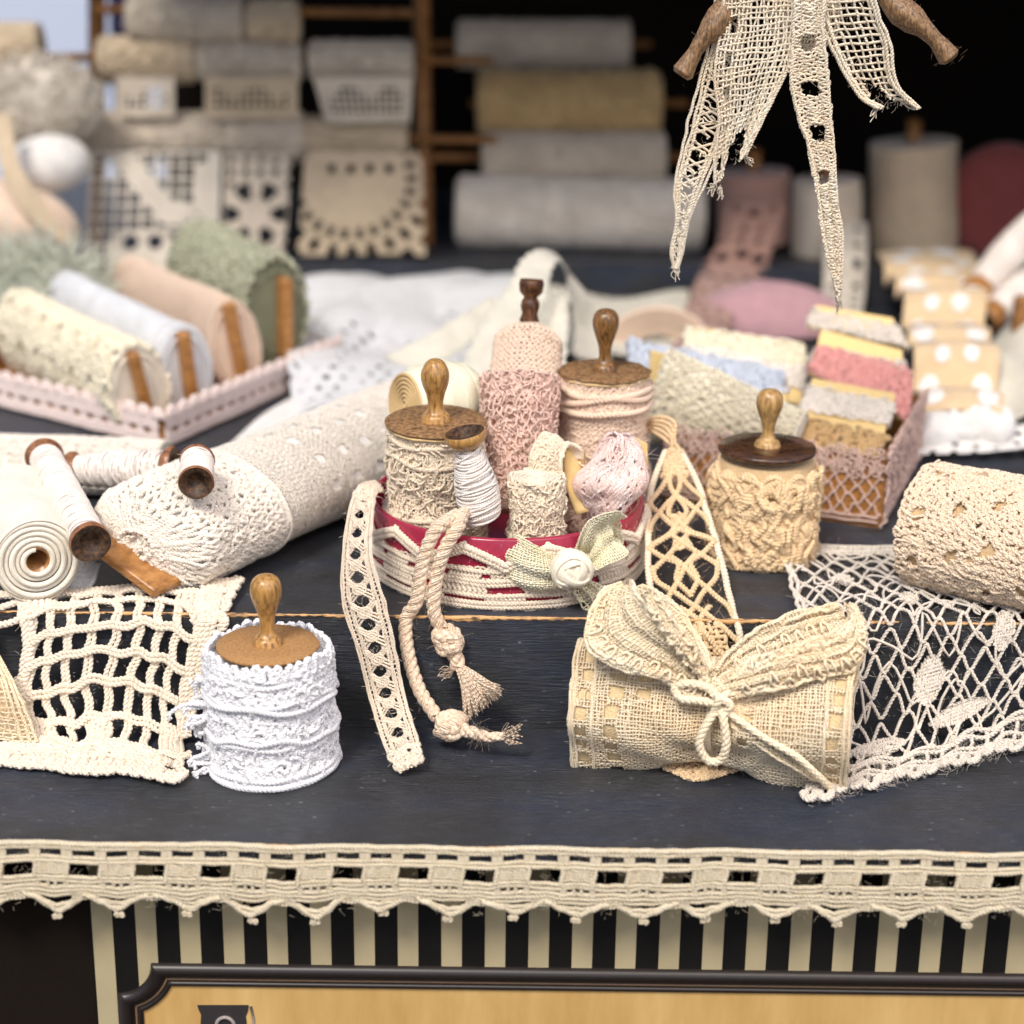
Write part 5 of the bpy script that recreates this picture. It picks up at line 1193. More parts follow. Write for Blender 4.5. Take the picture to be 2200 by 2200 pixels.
# feathery tuft
mb = MB(); tcn = at(95, 625, 66); tc_ = tcn+A3(0, 0, -.4)
SE = Surf(lambda u, v: tc_+np.stack([2.3*np.sin(v)*np.cos(u), 1.2*np.sin(v)*np.sin(u), 1.5*np.cos(v)], -1), -1); skin(mb, SE, 0, TAU, .05, PI-.05, 30, 16, -.1, True, .2)
for k in range(1500):
    p, n_ = SE.P(A3(random.random()*TAU), A3(math.acos(random.uniform(-1, 1))), 0.); d = nrm(n_[0]+RG.normal(0, .4, 3)); c = RG.normal(0, .4, 3); t = np.linspace(0, 1, 5)[:, None]; mb.tube(p[0]+d*t*(.5+.5*random.random())+c*t*t, .03, 3)
tag(mb.build('feather_trim', cloth_mat('pale_green_plume', (222, 226, 208), 12), None, tuple(tcn-A3(0, 0, 2))), 'fluffy pale green white feathery tuft behind the tray at the far left', 'trimming')

# ------------------------------------------------------------------ big beige crochet roll, right edge
p0 = on(1990, 1125, 1.45); p1 = on(2420, 1215, 1.5)
def pat_r(S, C, L):
    hole = lambda u, v: (np.hypot(((u*.8+v*.3) % 1-.5)/.8, ((v*1.1) % 1-.5)/1.1) < .13)
    return ply(stitches(0, C, 0, L, .25, .2, .05, .35, .72, hole), .2)+tangle(0, C, 0, L, 60, .8, .035, 3)
t, S, C, L = roll('lace_roll', 'thick beige crochet roll lying at the right edge behind the diamond lace', p0, p1, 1.5, 'tanl', pat_r, 'c_beige', ref=ZX, flat=1.15, noise=.06)
# ------------------------------------------------------------------ lace covered box, right, with its cards
K0 = on(1425, 1070, 0); K1 = on(1888, 1133, 0); K2 = on(1968, 985, 0); K3 = K0+K2-K1
box = thing('lace_box', 'tan card box covered in dusty pink net lace, filled with lace cards', 'box', tuple(K1))
KH = 1.95; mb = MB(); wall(mb, K0, K1, 0, KH); wall(mb, K1, K2, 0, KH); wall(mb, K2, K3, 0, KH); wall(mb, K3, K0, 0, KH); mb.build('box_wall', M['board'], box)
mb = MB()
for (a, b) in ((K0, K1), (K1, K2)):
    d = nrm(b-a); n_ = np.cross(d, ZX); L = np.linalg.norm(b-a); S = Surf(lambda u, v, a=a, d=d, n_=n_: a+n_*.1+d*u[..., None]+ZX*v[..., None])
    if np.dot(S.P(A3(1.), A3(.5))[1][0], n_) < 0: S.flip = -1
    lay(mb, S, net(0, L, .25, 1.75, .42, .24, .032, 't', .15, .5), 4)
    for v0 in (.16, .3): u = np.arange(0, L, .08); p, q = S.P(u, v0+.02*wob(u, 3, 2), .02+0*u); mb.rope(p, .04, .2, 2, 4, N=q)
    lay(mb, S, stitches(0, L, 1.45, 2.15, .22, .16, .03, .6, .8), 4)
    if b is K2: lay(mb, S, tangle(0, L, .2, 2.1, 120, .8, .03, 3), 4)
mb.build('lace_cover', M['mauve'], box)
def pcard(name, label, quad, Ys, mat_l, bands, tilt=.0, mat_c='card', wv=.0, group='lace cards in the box', stitch=(.2, .15, .04), dropx=0, cap=True):
    """a card seen from the front: quad pixels TL, TR, BR, BL with depths; bands = (v0, v1) fractions wound with lace"""
    a, b, c_, d = [at(*q, Y) for q, Y in zip(quad, Ys)]; W = (np.linalg.norm(b-a)+np.linalg.norm(c_-d))/2; H = (np.linalg.norm(d-a)+np.linalg.norm(c_-b))/2
    t = thing(name, label, 'lace card', tuple((c_+d)/2), group)
    f = lambda u, v: (a+(b-a)*(u/W)[..., None])*(1-(v/H)[..., None])+(d+(c_-d)*(u/W)[..., None])*(v/H)[..., None]
    S = Surf(f)
    if S.P(A3(.5), A3(.5))[1][0][1] > 0: S.flip = -1
    mb = MB(); u, v = np.meshgrid([0, W], [0, H], indexing='ij'); f0, n_ = S.P(u, v, 0*u); f1 = f0-n_*.12
    V = [f0[0, 0], f0[1, 0], f0[1, 1], f0[0, 1], f1[0, 0], f1[1, 0], f1[1, 1], f1[0, 1]]
    mb.add(V, [[3, 2, 1, 0], [4, 5, 6, 7], [0, 1, 5, 4], [1, 2, 6, 5], [2, 3, 7, 6], [3, 0, 4, 7]], smooth=False)
    mb.build('card', M[mat_c], t)
    mb = MB()
    for (v0, v1) in bands:
        v0 *= H; v1 *= H; skin(mb, S, -.03, W+.03, v0, v1, 30, 8, .03, noise=.02)
        lay(mb, S, stitches(-.05, W+.05, v0-.03, v1+.03, stitch[0], stitch[1], stitch[2], .5, .75), 4, .05)
        # turned over the top and sides of the card
        for k in range(int((v1-v0)/.12)+1):
            vv = v0+k*.12
            for uu, s_ in ((-.04, -1), (W+.04, 1)):
                p = [S.P(A3(uu), A3(vv), w_)[0][0] for w_ in (.06, .0, -.1, -.16)]; p[1] = p[1]; mb.tube(p, stitch[2]*1.2, 4)
    mb.build('lace', M[mat_l], t); return t
pcard('lace_card', 'card wound with grey white lace, topmost of the right stack in the pink box', ((1752, 655), (1918, 683), (1945, 745), (1738, 700)), (57.5, 57, 56.2, 56.5), 'greyl', [(.35, .98)])
pcard('lace_card', 'yellow card with a plain upper half above the coral pink one', ((1765, 708), (1938, 752), (1942, 800), (1745, 780)), (56, 55.6, 54.8, 55.0), 'greyl', [(.62, .98)])
pcard('lace_card', 'card wound with fuzzy coral pink crochet, in the middle of the right stack', ((1762, 748), (1955, 800), (1950, 905), (1740, 800)), (54.9, 54.4, 52.6, 54.0), 'coral', [(0.0, .98)], stitch=(.26, .22, .055))
pcard('lace_card', 'yellow card with a band of white lace across it, nearest of the right stack', ((1745, 812), (1925, 845), (1893, 955), (1715, 925)), (53.6, 53.0, 50.6, 51.3), 'offw', [(.22, .62)])
pcard('lace_card', 'low card wound with tan pompom lace at the front of the pink box', ((1745, 905), (1900, 940), (1880, 985), (1725, 960)), (51.4, 50.6, 49.8, 50.7), 'tan', [(.05, .98)], stitch=(.3, .24, .07))
pcard('lace_card', 'cream eyelet lace card behind the pale blue one', ((1478, 700), (1722, 735), (1730, 805), (1470, 775)), (57.5, 57, 55.5, 56), 'yellowish', [(.12, .98)], stitch=(.25, .2, .05))
pcard('lace_card', 'white lace card with a yellow edge, between the pale blue and the eyelet one', ((1480, 742), (1728, 790), (1722, 870), (1500, 800)), (56, 55.5, 53.6, 54.5), 'offw', [(.05, .6)])
pcard('lace_card', 'card wound with pale blue crochet', ((1352, 735), (1680, 800), (1675, 855), (1362, 800)), (55, 54.4, 53.2, 54), 'blue', [(0., .98)], stitch=(.2, .2, .055))
pcard('lace_card', 'slim yellow card end standing right of the pale blue card', ((1650, 842), (1690, 835), (1690, 905), (1652, 905)), (53.4, 53.2, 52.2, 52.4), 'white', [(.0, .1)])
# cream net roll leaning over the front of the box
p0 = at(1420, 850, 52.4); p1 = at(1722, 925, 50.8)
def pat_n(S, C, L): return net(0, C, 0, L, .3, .22, .024, 't', .25, .3)+net(0, C, 0, L, .36, .26, .02, 't', .3, .3)+tangle(0, C, 0, L, 90, .6, .02, 3)
mb = None
t = thing('net_bolt', 'pale yellow net lace wound thickly, sloping down to the right in the pink box', 'lace bolt', tuple((p0+p1)/2-A3(0, 0, 1)), 'lace cards in the box')
S = cyl(p0, p1-p0, ZX, lambda th, v: (1.35-.22*v, .75-.03*v), 1.0); L = np.linalg.norm(p1-p0); C = TAU
mb = MB(); skin(mb, S, 0, C, 0, L, 50, 30, -.03, True, .02, capv=True); mb.build('core', M['c_creamy'], t)
mb = MB(); lay(mb, S, pat_n(S, C, L), 4, .05); mb.build('net_lace', M['yellowish'], t)
mb = MB(); rbox(mb, p0+A3(-.12, 0, .25), nrm(p1-p0), A3(0, 1, 0), ZX, .25, .12, 1.0); o = mb.build('card', M['card'], t)

# ------------------------------------------------------------------ background: cloths spread on the shelf
def flat(name, label, quad, nu, nv, keep, mat, cat_='lace cloth', z=.1, wr=.25, thick=.06, seed=3, lift=None, f_=1.0):
    a, b, c_, d = [on(*q, z) for q in quad]; W = np.linalg.norm(b-a); H = (np.linalg.norm(d-a)+np.linalg.norm(c_-b))/2
    def f(u, v):
        U = (u/W)[..., None]; V = (v/H)[..., None]; p = (a+(b-a)*U)*(1-V)+(d+(c_-d)*U)*V
        p = p.copy(); h = wr*(.5+.5*wob2(p[..., 0]*f_, p[..., 1]*f_, seed))
        if lift is not None: h = h+lift(u/W, v/H)
        p[..., 2] += h; return p
    S = Surf(f); 
    if S.P(A3(W/2), A3(H/2))[1][0][2] < 0: S.flip = -1
    return sheet(S, W, H, nu, nv, keep, name, M[mat], label, cat_, thick=thick), S, W, H
def kp_border(W, H, n=.55, r=.16, band=1.6):
    return lambda u, v: ~((np.hypot(((u/n) % 1-.5)*n, ((v/n) % 1-.5)*n) < r) & (v > H-band))
o, S, W, H = flat('lace_cloth', 'white cloth with a perforated lace border spread across the shelf behind the bowl', ((560, 634), (1130, 642), (1150, 905), (640, 915)), 240, 170, lambda u, v: ~((np.hypot(((u/.8+(v//.7)*.5) % 1-.5)*.8, ((v/.7) % 1-.5)*.7) < .13+.05*np.sin(u*3+v)) & ((u > 7) & (v > 4) | (v > 9))), 'c_pale', wr=.9, lift=lambda u, v: .9*np.exp(-((v-.25)/.2)**2)*(1-u)+.22*np.abs(np.sin(u*11+v*6+np.sin(v*9))), seed=5, f_=.6)
o, S, W, H = flat('lace_cloth', 'ivory grey netted cloth with small holes lying on the shelf behind the tall spool', ((1060, 636), (1480, 655), (1470, 790), (1040, 800)), 220, 160, lambda u, v: np.hypot(((u/.5+(v//.42)*.5) % 1-.5)*.5, ((v/.42) % 1-.5)*.42) > .12, 'c_sage', wr=.6, seed=9, z=.35, f_=.6)
flat('lace_cloth', 'strip of white cloth showing between the tray and the largest roll', ((640, 850), (900, 800), (880, 905), (440, 1000)), 60, 40, lambda u, v: u > -9, 'c_white', wr=.3, seed=4)
# standing ribbon loop
def rib(name, label, Lp, Rp, mat, nu=160, nv=16, keep=None, cat_='ribbon', curl=0., thick=.05, scal=.0, grp=None):
    S, L, W = ruled(Lp, Rp, curl)
    if scal:
        f0 = S.f; S = Surf(lambda u, v: f0(u, v+np.where(v > W*.5, 1, -1)*scal*np.abs(np.sin(u*PI/.5))*((v < W*.12) | (v > W*.88))))
    return sheet(S, L, W, nu, nv, keep or (lambda u, v: u > -9), name, M[mat], label, cat_, thick=thick, group=grp)
rib('ribbon_loop', 'ivory grey ribbon with scalloped edge standing in a tall loop behind the peach roll',
    [at(990, 800, 57), at(1040, 700, 58), at(1100, 610, 59), at(1125, 560, 60), at(1165, 538, 61), at(1205, 560, 62), at(1225, 620, 62), at(1235, 700, 62), at(1240, 770, 61)],
    [at(1060, 830, 56), at(1110, 740, 57), at(1165, 640, 58), at(1178, 590, 59.5), at(1195, 560, 60.5), at(1222, 585, 62), at(1262, 640, 62.5), at(1290, 720, 62.5), at(1310, 780, 61.5)], 'c_sage', scal=.12)
rib('ribbon_loop', 'small pale ivory ribbon curl beside the tall loop, just behind the peach roll',
    [at(1170, 790, 57), at(1185, 700, 58), at(1200, 650, 59), at(1225, 640, 59.5), at(1240, 690, 59.5), at(1230, 760, 58)],
    [at(1210, 800, 56.5), at(1215, 720, 57.5), at(1216, 670, 58.6), at(1222, 655, 59.5), at(1226, 700, 60), at(1215, 760, 59)], 'c_sage', scal=.1)
rib('ribbon_loop', 'pale ribbon trail lying on the spread cloth towards the left', [at(830, 770, 60), at(930, 720, 60.5), at(1010, 670, 61), at(1060, 640, 61.5)], [at(900, 800, 59), at(985, 750, 60), at(1050, 700, 60.5), at(1100, 670, 61)], 'c_sage', scal=.12)
# peachy coil and mauve cloth
mb = MB()
for k in range(7): 
    a = np.linspace(.2, PI-.2, 30); r_ = 1.75-.17*k; c0 = on(1400, 760, 0); mb.tube(np.stack([c0[0]+.2+r_*np.cos(a)*1.1, c0[1]+0*a+.05*k, .1+r_*np.sin(a)*.9], -1), .11, 6)
tag(mb.build('braid_coil', M['c_peach'], None, tuple(on(1400, 760, 0))), 'peach braid coil between the netted cloth and the pale blue card', 'trimming')
mb = MB(); c0 = on(1650, 712, .2); SE = Surf(lambda u, v: c0+A3(0, .8, 0)+np.stack([3.0*np.sin(v)*np.cos(u), 2.0*np.sin(v)*np.sin(u), 1.7*np.cos(v)], -1), -1); skin(mb, SE, 0, TAU, .02, PI/2, 50, 20, 0, True, .12)
tag(mb.build('mauve_cloth', M['c_mauve'], None, tuple(c0)), 'mauve pink cloth mound behind the eyelet lace card', 'cloth')

def broll(name, label, xa, xb, py, Y, Rpx, core, cat_='lace roll', group=None, dy=0, ridge=0, mat=None, pat=None, squash=1., rod=None):
    a = at(xa, py, Y); b = at(xb, py+dy, Y); R = Rpx*math.hypot(Y, 17.1-a[2])*2*TT/2200*.98
    t = thing(name, label, cat_, tuple((a+b)/2-A3(0, 0, R)), group)
    S = cyl(a, b-a, ZX, (lambda th, v: (R*squash*(1+.015*np.sin(2*th+v))*(1+ridge*np.abs(np.sin(v*PI/.62))), R*(1+.01*np.sin(v*1.4+3)))), R); mb = MB(); L = np.linalg.norm(b-a)
    skin(mb, S, 0, TAU*R, 0, L, 48, 90, 0, True, .03, capv=True); mb.build('roll', M[core], t)
    mb = MB(); lay(mb, S, stitches(0, TAU*R, .05, L-.05, .55, .42, .05, .3, .6, None, 7), 4); mb.build('lace_layer', M[core], t)
    for e, s_ in ((a, -1), (b, 1)):
        mb = MB(); ax = nrm(b-a)*s_
        for k in range(4): q = R*(.85-.2*k); an = np.linspace(0, TAU, 28, endpoint=False); mb.tube(xf(np.stack([q*squash*np.cos(an), q*np.sin(an), .02+0*an], -1), frame(e, ax, ZX)), R*.08, 5, closed=True)
        mb.build('spiral_end', M[core], t)
    if rod:
        mb = MB(); ax = nrm(b-a); mb.tube([a-ax*rod[0], b+ax*rod[1]], .18, 10); mb.build('rod', M['rack'], t)
    return t, a, b, R
# stack of rolls on the ledge, centre right
G_ = 'stacked lace rolls on the back ledge'
broll('lace_roll', 'large white cloth roll at the bottom of the stack on the back ledge', 985, 1505, 452, 80, 74, 'c_warmw', group=G_, dy=12)
broll('lace_roll', 'beige to white striped roll, second from the bottom of the stack', 1040, 1425, 338, 81, 52, 'c_greyw', group=G_, rod=(3.2, 1.0))
broll('lace_roll', 'ribbed tan lace roll, third from the bottom of the stack', 1030, 1415, 222, 82, 62, 'c_tan', group=G_, ridge=.13, rod=(.4, 1.2))
broll('lace_roll', 'dim grey brown roll in shadow at the top of the stack', 985, 1350, 95, 84, 48, 'c_greyw', group=G_, rod=(2.5, 1.0))
# rack frame, left
rk = thing('rack', 'wooden lace rack with upright posts and rods standing on the ledge', 'rack', tuple(at(550, 545, 79.5)))
def bar(name, p, q, r): 
    mb = MB(); mb.tube([p, q], r, 4 if r > .24 else 10); mb.build(name, M['rack'], rk)
bar('post', at(208, -60, 79.5), at(208, 545, 79.5), .36); bar('post', at(905, -60, 79.5), at(912, 520, 79.5), .36)
bar('bottom_rail', at(205, 545, 79.5), at(930, 538, 79.5), .42)
for (y, xa, xb) in ((122, 60, 1060), (292, 20, 1070), (20, 200, 900)): bar('rod', at(xa, y, 78.6), at(xb, y+8, 78.6), .17)
def filet_keep(W, H, cell, fill, seed):
    """fine square ground with solid diamonds"""
    cell = .3
    def k(u, v):
        fu, fv = (u/cell) % 1, (v/cell) % 1; dm_ = np.abs((u/1.7+seed*.3) % 1-.5)+np.abs((v/1.5+.2) % 1-.5)
        return (dm_ < .32) | (fu < .36) | (fv < .36) | (u < .25) | (u > W-.3) | (v > H-.3) | (v < .4)
    return k
def rose_keep(W, H, cell=.52):
    """filet ground with solid petal motifs and round openings"""
    def k(u, v):
        fu, fv = (u/cell) % 1, (v/cell) % 1; grid = (fu < .26) | (fv < .26)
        a = np.hypot((u-W*.52)/1.1, (v-H*.28)/.9) ; 
        solid = (np.abs(u-W*.45-(v-H*.3)*.8) < .55) & (v < H*.55)
        for cx, cy, ru, rv in ((.42, .82, 1.35, .95), (.88, .3, .5, 1.1), (.64, .5, .8, .5)): solid = solid | (np.hypot((u-W*cx)/ru, (v-H*cy)/rv) < 1)
        hole = (np.hypot(u-W*.34, (v-H*.74)) < .3) | (np.hypot(u-W*.52, v-H*.74) < .3) | (np.hypot(u-W*.43, v-H*.92) < .22)
        return (grid | solid) & ~hole | (u < .2) | (u > W-.5)
    return k
def fan_keep(W, H):
    def k(u, v):
        x, y = u-W*.42, v-H*.25; r = np.hypot(x, y); a = np.arctan2(x, y)
        n = np.round(r/.55).astype(int); ring = ((np.abs(r-2.3) < .24) | (np.abs(r-3.0) < .26) | (np.abs(r-3.75) < .28)) & (np.abs((a*(4.2)+np.round(r)*.5) % 1-.5) < .24)
        top = (np.abs(v-H*.17) < .18) & (np.abs((u/.75) % 1-.5) < .2) & (u > .5) & (u < W-1)
        sc = v < H-.5+.35*np.sin(u*5)
        return ~ring & ~top & (r < 4.4+.15*np.sin(a*22))
    return k
def flow_keep(W, H):
    def k(u, v):
        x, y = u-W*.5, v-H*.48; r = np.hypot(x, y); a = np.arctan2(x, y)
        pet = (np.abs(r-1.0) < .33) & (np.abs((a*6/TAU) % 1-.5) < .27); pet2 = (np.hypot(x+.1, y-1.8) < .42)
        dots = (np.hypot(((u/.6) % 1-.5)*.6, ((v/.5) % 1-.5)*.5) < .15) & (r > 1.5) & ~(np.hypot(x+.1, y-1.8) < .8)
        return ~pet & ~pet2 & ~dots
    return k
def hanging(name, label, x0, x1, y0, y1, Y, keep, mat, group=None, x0b=None, x1b=None, Yb=None, n=150, seed=2, top=.5):
    x0b = x0 if x0b is None else x0b; x1b = x1 if x1b is None else x1b; Yb = Yb or Y
    a, b, c_, d = at(x0, y0, Y), at(x1, y0, Y), at(x1b, y1, Yb), at(x0b, y1, Yb); W = np.linalg.norm(b-a); H = np.linalg.norm(d-a)
    def f(u, v):
        U = (u/W)[..., None]; V = (v/H)[..., None]; p = (a+(b-a)*U)*(1-V)+(d+(c_-d)*U)*V; p = p.copy(); p[..., 1] += .14*np.sin(u*1.4+seed+v*.5)*np.clip(v, 0, 2)*.5; return p
    S = Surf(f); return sheet(S, W, H, n, n, keep(W, H), name, M[mat], label, 'lace panel', thick=.06, group=group)
GR = 'rolls on the rack rods'; GL = 'lace panels hanging from the rack'
bx_ = [(180, 480, 290, 48, 'c_greyw', 'wide pale roll at the left end of the lower rack rod'), (488, 652, 292, 50, 'c_greyw', 'short roll in the middle of the lower rack rod'), (660, 872, 300, 46, 'c_oat', 'beige roll at the right end of the lower rack rod'),
       (218, 418, 128, 46, 'c_oat', 'cream roll at the left end of the upper rack rod'), (428, 645, 132, 40, 'c_greyw', 'grey beige roll in the middle of the upper rack rod'), (668, 885, 130, 40, 'c_greyw', 'pale roll at the right end of the upper rack rod'),
       (280, 520, 40, 46, 'c_greyw', 'shaded roll at the top left of the rack'), (535, 640, 45, 44, 'c_oat', 'shaded narrow roll at the top of the rack')]
for (a, b, y, r, m_, lb) in bx_: broll('lace_roll', lb, a, b, y, 78.6, r, m_, group=GR)
hanging('hanging_lace_cloth', 'large hanging filet lace panel with solid flowers at the left of the rack', 195, 475, 325, 590, 77.2, lambda W, H: rose_keep(W, H), 'c_lilac', GL, 178, 470, 75.6, 200)
hanging('hanging_lace_cloth', 'narrow hanging lace panel with a flower cut out, middle of the rack', 482, 628, 330, 600, 77.2, flow_keep, 'c_greyw', GL, 478, 606, 75.6)
hanging('hanging_lace_cloth', 'fan patterned lace panel hanging at the right of the rack', 655, 905, 325, 548, 77.4, fan_keep, 'c_oat', GL, 640, 915, 76.4, 200)
hanging('hanging_lace_cloth', 'sheer grey lace panel hanging at the upper right of the rack', 672, 888, 165, 262, 77.6, lambda W, H: filet_keep(W, H, .34, .2, 4), 'c_greyw', GL, 700, 880)
hanging('hanging_lace_cloth', 'dim lace panel hanging in the middle of the upper row', 440, 640, 165, 255, 77.6, lambda W, H: filet_keep(W, H, .36, .3, 6), 'c_oat', GL)
hanging('hanging_lace_cloth', 'pale narrow lace panel hanging at the upper left of the rack', 250, 375, 165, 250, 77.6, lambda W, H: filet_keep(W, H, .36, .35, 7), 'c_greyw', GL)
# left margin objects
mb = MB(); c0 = at(85, 215, 76); SE = Surf(lambda u, v: c0+np.stack([2.2*np.sin(v)*np.cos(u), 1.2*np.sin(v)*np.sin(u), 1.6*np.cos(v)], -1), -1)
skin(mb, SE, 0, TAU, .05, PI-.05, 40, 24, 0, True, .25, nf=1.5); lay(mb, SE, [], 4)
for k in range(260):
    p, n_ = SE.P(A3(random.random()*TAU), A3(math.acos(random.uniform(-1, 1))), 0.); a = np.linspace(0, TAU, 9); e1 = nrm(np.cross(n_[0], RG.normal(0, 1, 3))); e2 = np.cross(n_[0], e1); mb.tube(p[0]+n_[0]*.05+np.outer(np.cos(a), e1)*.3+np.outer(np.sin(a), n_[0]*.3+e2*.2), .04, 4)
tag(mb.build('lace_bunch', M['c_lilac'], None, tuple(c0-A3(0, 0, 1.6))), 'gathered white lace bunch at the far left above the egg shaped ball', 'lace')
broll('lace_roll', 'small cream roll end at the upper left beside the pale opening', -20, 85, 105, 77, 52, 'c_oat')
mb = MB(); c0 = at(103, 352, 74.5); SE = Surf(lambda u, v: c0+np.stack([1.62*np.sin(v)*np.cos(u), 1.2*np.sin(v)*np.sin(u), 1.12*np.cos(v)+.1*np.sin(v)*np.cos(u)], -1), -1); skin(mb, SE, 0, TAU, .02, PI-.02, 40, 24, 0, True, .03)
tag(mb.build('yarn_ball', M['c_white'], None, tuple(c0-A3(0, 0, 1.1))), 'smooth white egg shaped yarn ball at the far left', 'yarn ball')
bar2 = MB(); bar2.tube([at(-30, 278, 75.5), at(165, 300, 76)], .16, 8); tag(bar2.build('rack_rod', M['rack'], None, tuple(at(60, 290, 75.6))), 'thin wooden rod just above the white egg shaped ball', 'rod')
mb = MB(); c0 = at(20, 470, 73); SE = Surf(lambda u, v: c0+np.stack([2.6*np.sin(v)*np.cos(u), 1.6*np.sin(v)*np.sin(u), 1.5*np.cos(v)-.5*np.sin(v)*np.cos(u)], -1), -1); skin(mb, SE, 0, TAU, .02, PI-.02, 40, 24, 0, True, .06)
tag(mb.build('cloth_bundle', M['c_peach'], None, tuple(c0-A3(0, 0, 1.5))), 'soft peach cloth bundle at the left edge of the ledge', 'cloth')
rib('ribbon', 'oatmeal ribbon curving down over the peach bundle at the far left', [at(-10, 240, 73), at(0, 350, 72), at(40, 440, 71.5), at(110, 510, 71.2)], [at(25, 250, 73), at(40, 350, 72), at(85, 420, 71.5), at(165, 530, 71.2)], 'c_oat')
# right side of the ledge
def block(name, label, quad, Y, th, mat, cat_, group=None, bev=.15):
    a, b, c_, d = [at(*q, Y) for q in quad]; mb = MB(); V = [a, b, c_, d]+[p+A3(0, th, 0) for p in (a, b, c_, d)]
    mb.add(V, [[3, 2, 1, 0], [4, 5, 6, 7], [0, 1, 5, 4], [1, 2, 6, 5], [2, 3, 7, 6], [3, 0, 4, 7]], smooth=False); o = mb.build(name, M[mat], None, tuple((c_+d)/2)); m_ = o.modifiers.new('b', 'BEVEL'); m_.width = bev; m_.segments = 3; return tag(o, label, cat_, group)
def vroll(name, label, px, py0, py1, Y, rpx, mat, group=None, rod=True):
    a = at(px, py1, Y); b = at(px, py0, Y); R = rpx*math.hypot(Y, 12)*2*TT/2200; t = thing(name, label, 'lace roll', tuple(a), group); S = cyl(a, b-a, XX, lambda th, v: R*(1+.02*np.sin(v*1.5)), R); mb = MB(); L = np.linalg.norm(b-a)
    skin(mb, S, 0, TAU*R, 0, L, 40, 30, 0, True, .03, capv=True); mb.build('wound_lace', M[mat], t)
    if rod: mb = MB(); mb.tube([b, b+A3(0, 0, .9)], .3, 10); mb.build('rod_end', M['rack'], t)
GV = 'upright lace spools on the ledge'
vroll('lace_spool', 'upright dusty mauve lace spool behind the hanging pink lace', 1618, 368, 520, 80, 78, 'c_mauveb', GV)
vroll('lace_spool', 'upright grey white lace spool left of the oatmeal one', 1775, 385, 545, 79, 74, 'c_greyw', GV)
vroll('lace_spool', 'tallest upright spool, wound with oatmeal lace', 1962, 305, 535, 80, 92, 'c_oat', GV)
mb = MB(); c0 = at(2155, 440, 80); Mx = frame(c0, A3(-.15, -1, .2)); mb.lathe([(0, -.7), (2.2, -.65), (2.55, -.2), (2.45, .3), (1.8, .55), (0, .6)], 48, Mx, noise=.02)
tag(mb.build('pincushion', M['c_red'], None, tuple(c0-A3(0, 0, 2.5))), 'faded red round cushion standing at the right end of the ledge', 'cushion')
def pink_keep(W, H):
    def k(u, v):
        x = u-W*.5; y = (v-H*.35) % 4.2-1.6; r = np.hypot(x, y); a = np.arctan2(y, x)
        return ~((np.abs(r-1.05) < .2) & (np.abs((a*10/TAU) % 1-.5) < .3)) & ~((np.hypot(((u/.6) % 1-.5)*.6, ((v/.55) % 1-.5)*.55) < .14) & (r > 1.5)) & (np.abs(x) < W*.47-.12*np.abs(np.sin(v*PI/.5)))
    return k
S, L, W = ruled([at(1548, 440, 78), at(1535, 520, 76.5), at(1500, 580, 75.3), at(1468, 660, 70), at(1455, 730, 66), at(1360, 760, 62)], [at(1700, 440, 78), at(1668, 540, 76.5), at(1640, 600, 75.3), at(1585, 670, 70), at(1560, 740, 66), at(1480, 790, 62)], .1)
sheet(S, L, W, 260, 60, pink_keep(W, L) if False else (lambda u, v: pink_keep(W, L)(v, u)), 'pink_lace', M['c_mauveb'], 'dusty pink scalloped lace with ringed flowers spilling from the ledge to the shelf', 'lace', thick=.06)
S, L, W = ruled([at(1775, 480, 78), at(1770, 560, 76), at(1768, 625, 75.2), at(1765, 690, 71)], [at(1862, 480, 78), at(1862, 560, 76), at(1858, 625, 75.2), at(1850, 690, 71)], .1)
sheet(S, L, W, 120, 40, lambda u, v: np.hypot(((u/1.0) % 1-.5)*1.0, ((v/.85) % 1-.5)*.85) > .2, 'white_lace', M['c_lilac'], 'strip of white eyelet lace falling from the grey white spool over the ledge', 'lace', thick=.06)
# polka dot ribbon zigzag
S, L, W = ruled([at(1880, 545, 77), at(1890, 600, 75.2), on(1930, 655, 1.6), on(1938, 740, 1.0), on(1950, 775, 1.3), on(1960, 855, .7), on(1962, 910, .6)], [at(2085, 540, 77), at(2095, 615, 75.2), on(2110, 660, 1.6), on(2115, 745, 1.0), on(2135, 790, 1.3), on(2140, 860, .7), on(2145, 915, .6)], .15)
f0 = S.f; S = Surf(lambda u, v: f0(u, v)+np.stack([0*u, -.5*np.abs(np.sin(u*PI/3.6)), .75*np.abs(np.sin(u*PI/3.6))], -1))
dt = thing('dotted_ribbon', 'tan ribbon with large white dots folded in zigzags down from the ledge', 'ribbon', tuple(at(2050, 915, 65)))
sheet(S, L, W, 120, 40, lambda u, v: u > -9, 'ribbon', M['c_tan2'] if 'c_tan2' in M else cloth_mat('tan_tulle', (228, 200, 160), 12), parent=dt, thick=.08)
mb = MB(); 
for i, uu in enumerate(np.arange(.7, L-.3, 1.15)):
    for j in range(2):
        vv = W*(.3+.4*j)+(.35 if i % 2 else -.1)*(1 if j else -1); r_ = .42+.08*math.sin(i*3+j)
        g = [[(uu+q*r_*math.cos(a), vv+q*r_*.8*math.sin(a)) for a in np.linspace(0, TAU, 18, endpoint=False)] for q in (.02, .6, 1)]
        g = np.array(g); 
        for wv_ in (.09, -.09): p, n_ = S.P(g[..., 0], g[..., 1], wv_+0*g[..., 0]); mb.grid(p, cv=True)
mb.build('white_dots', M['c_white'], dt)
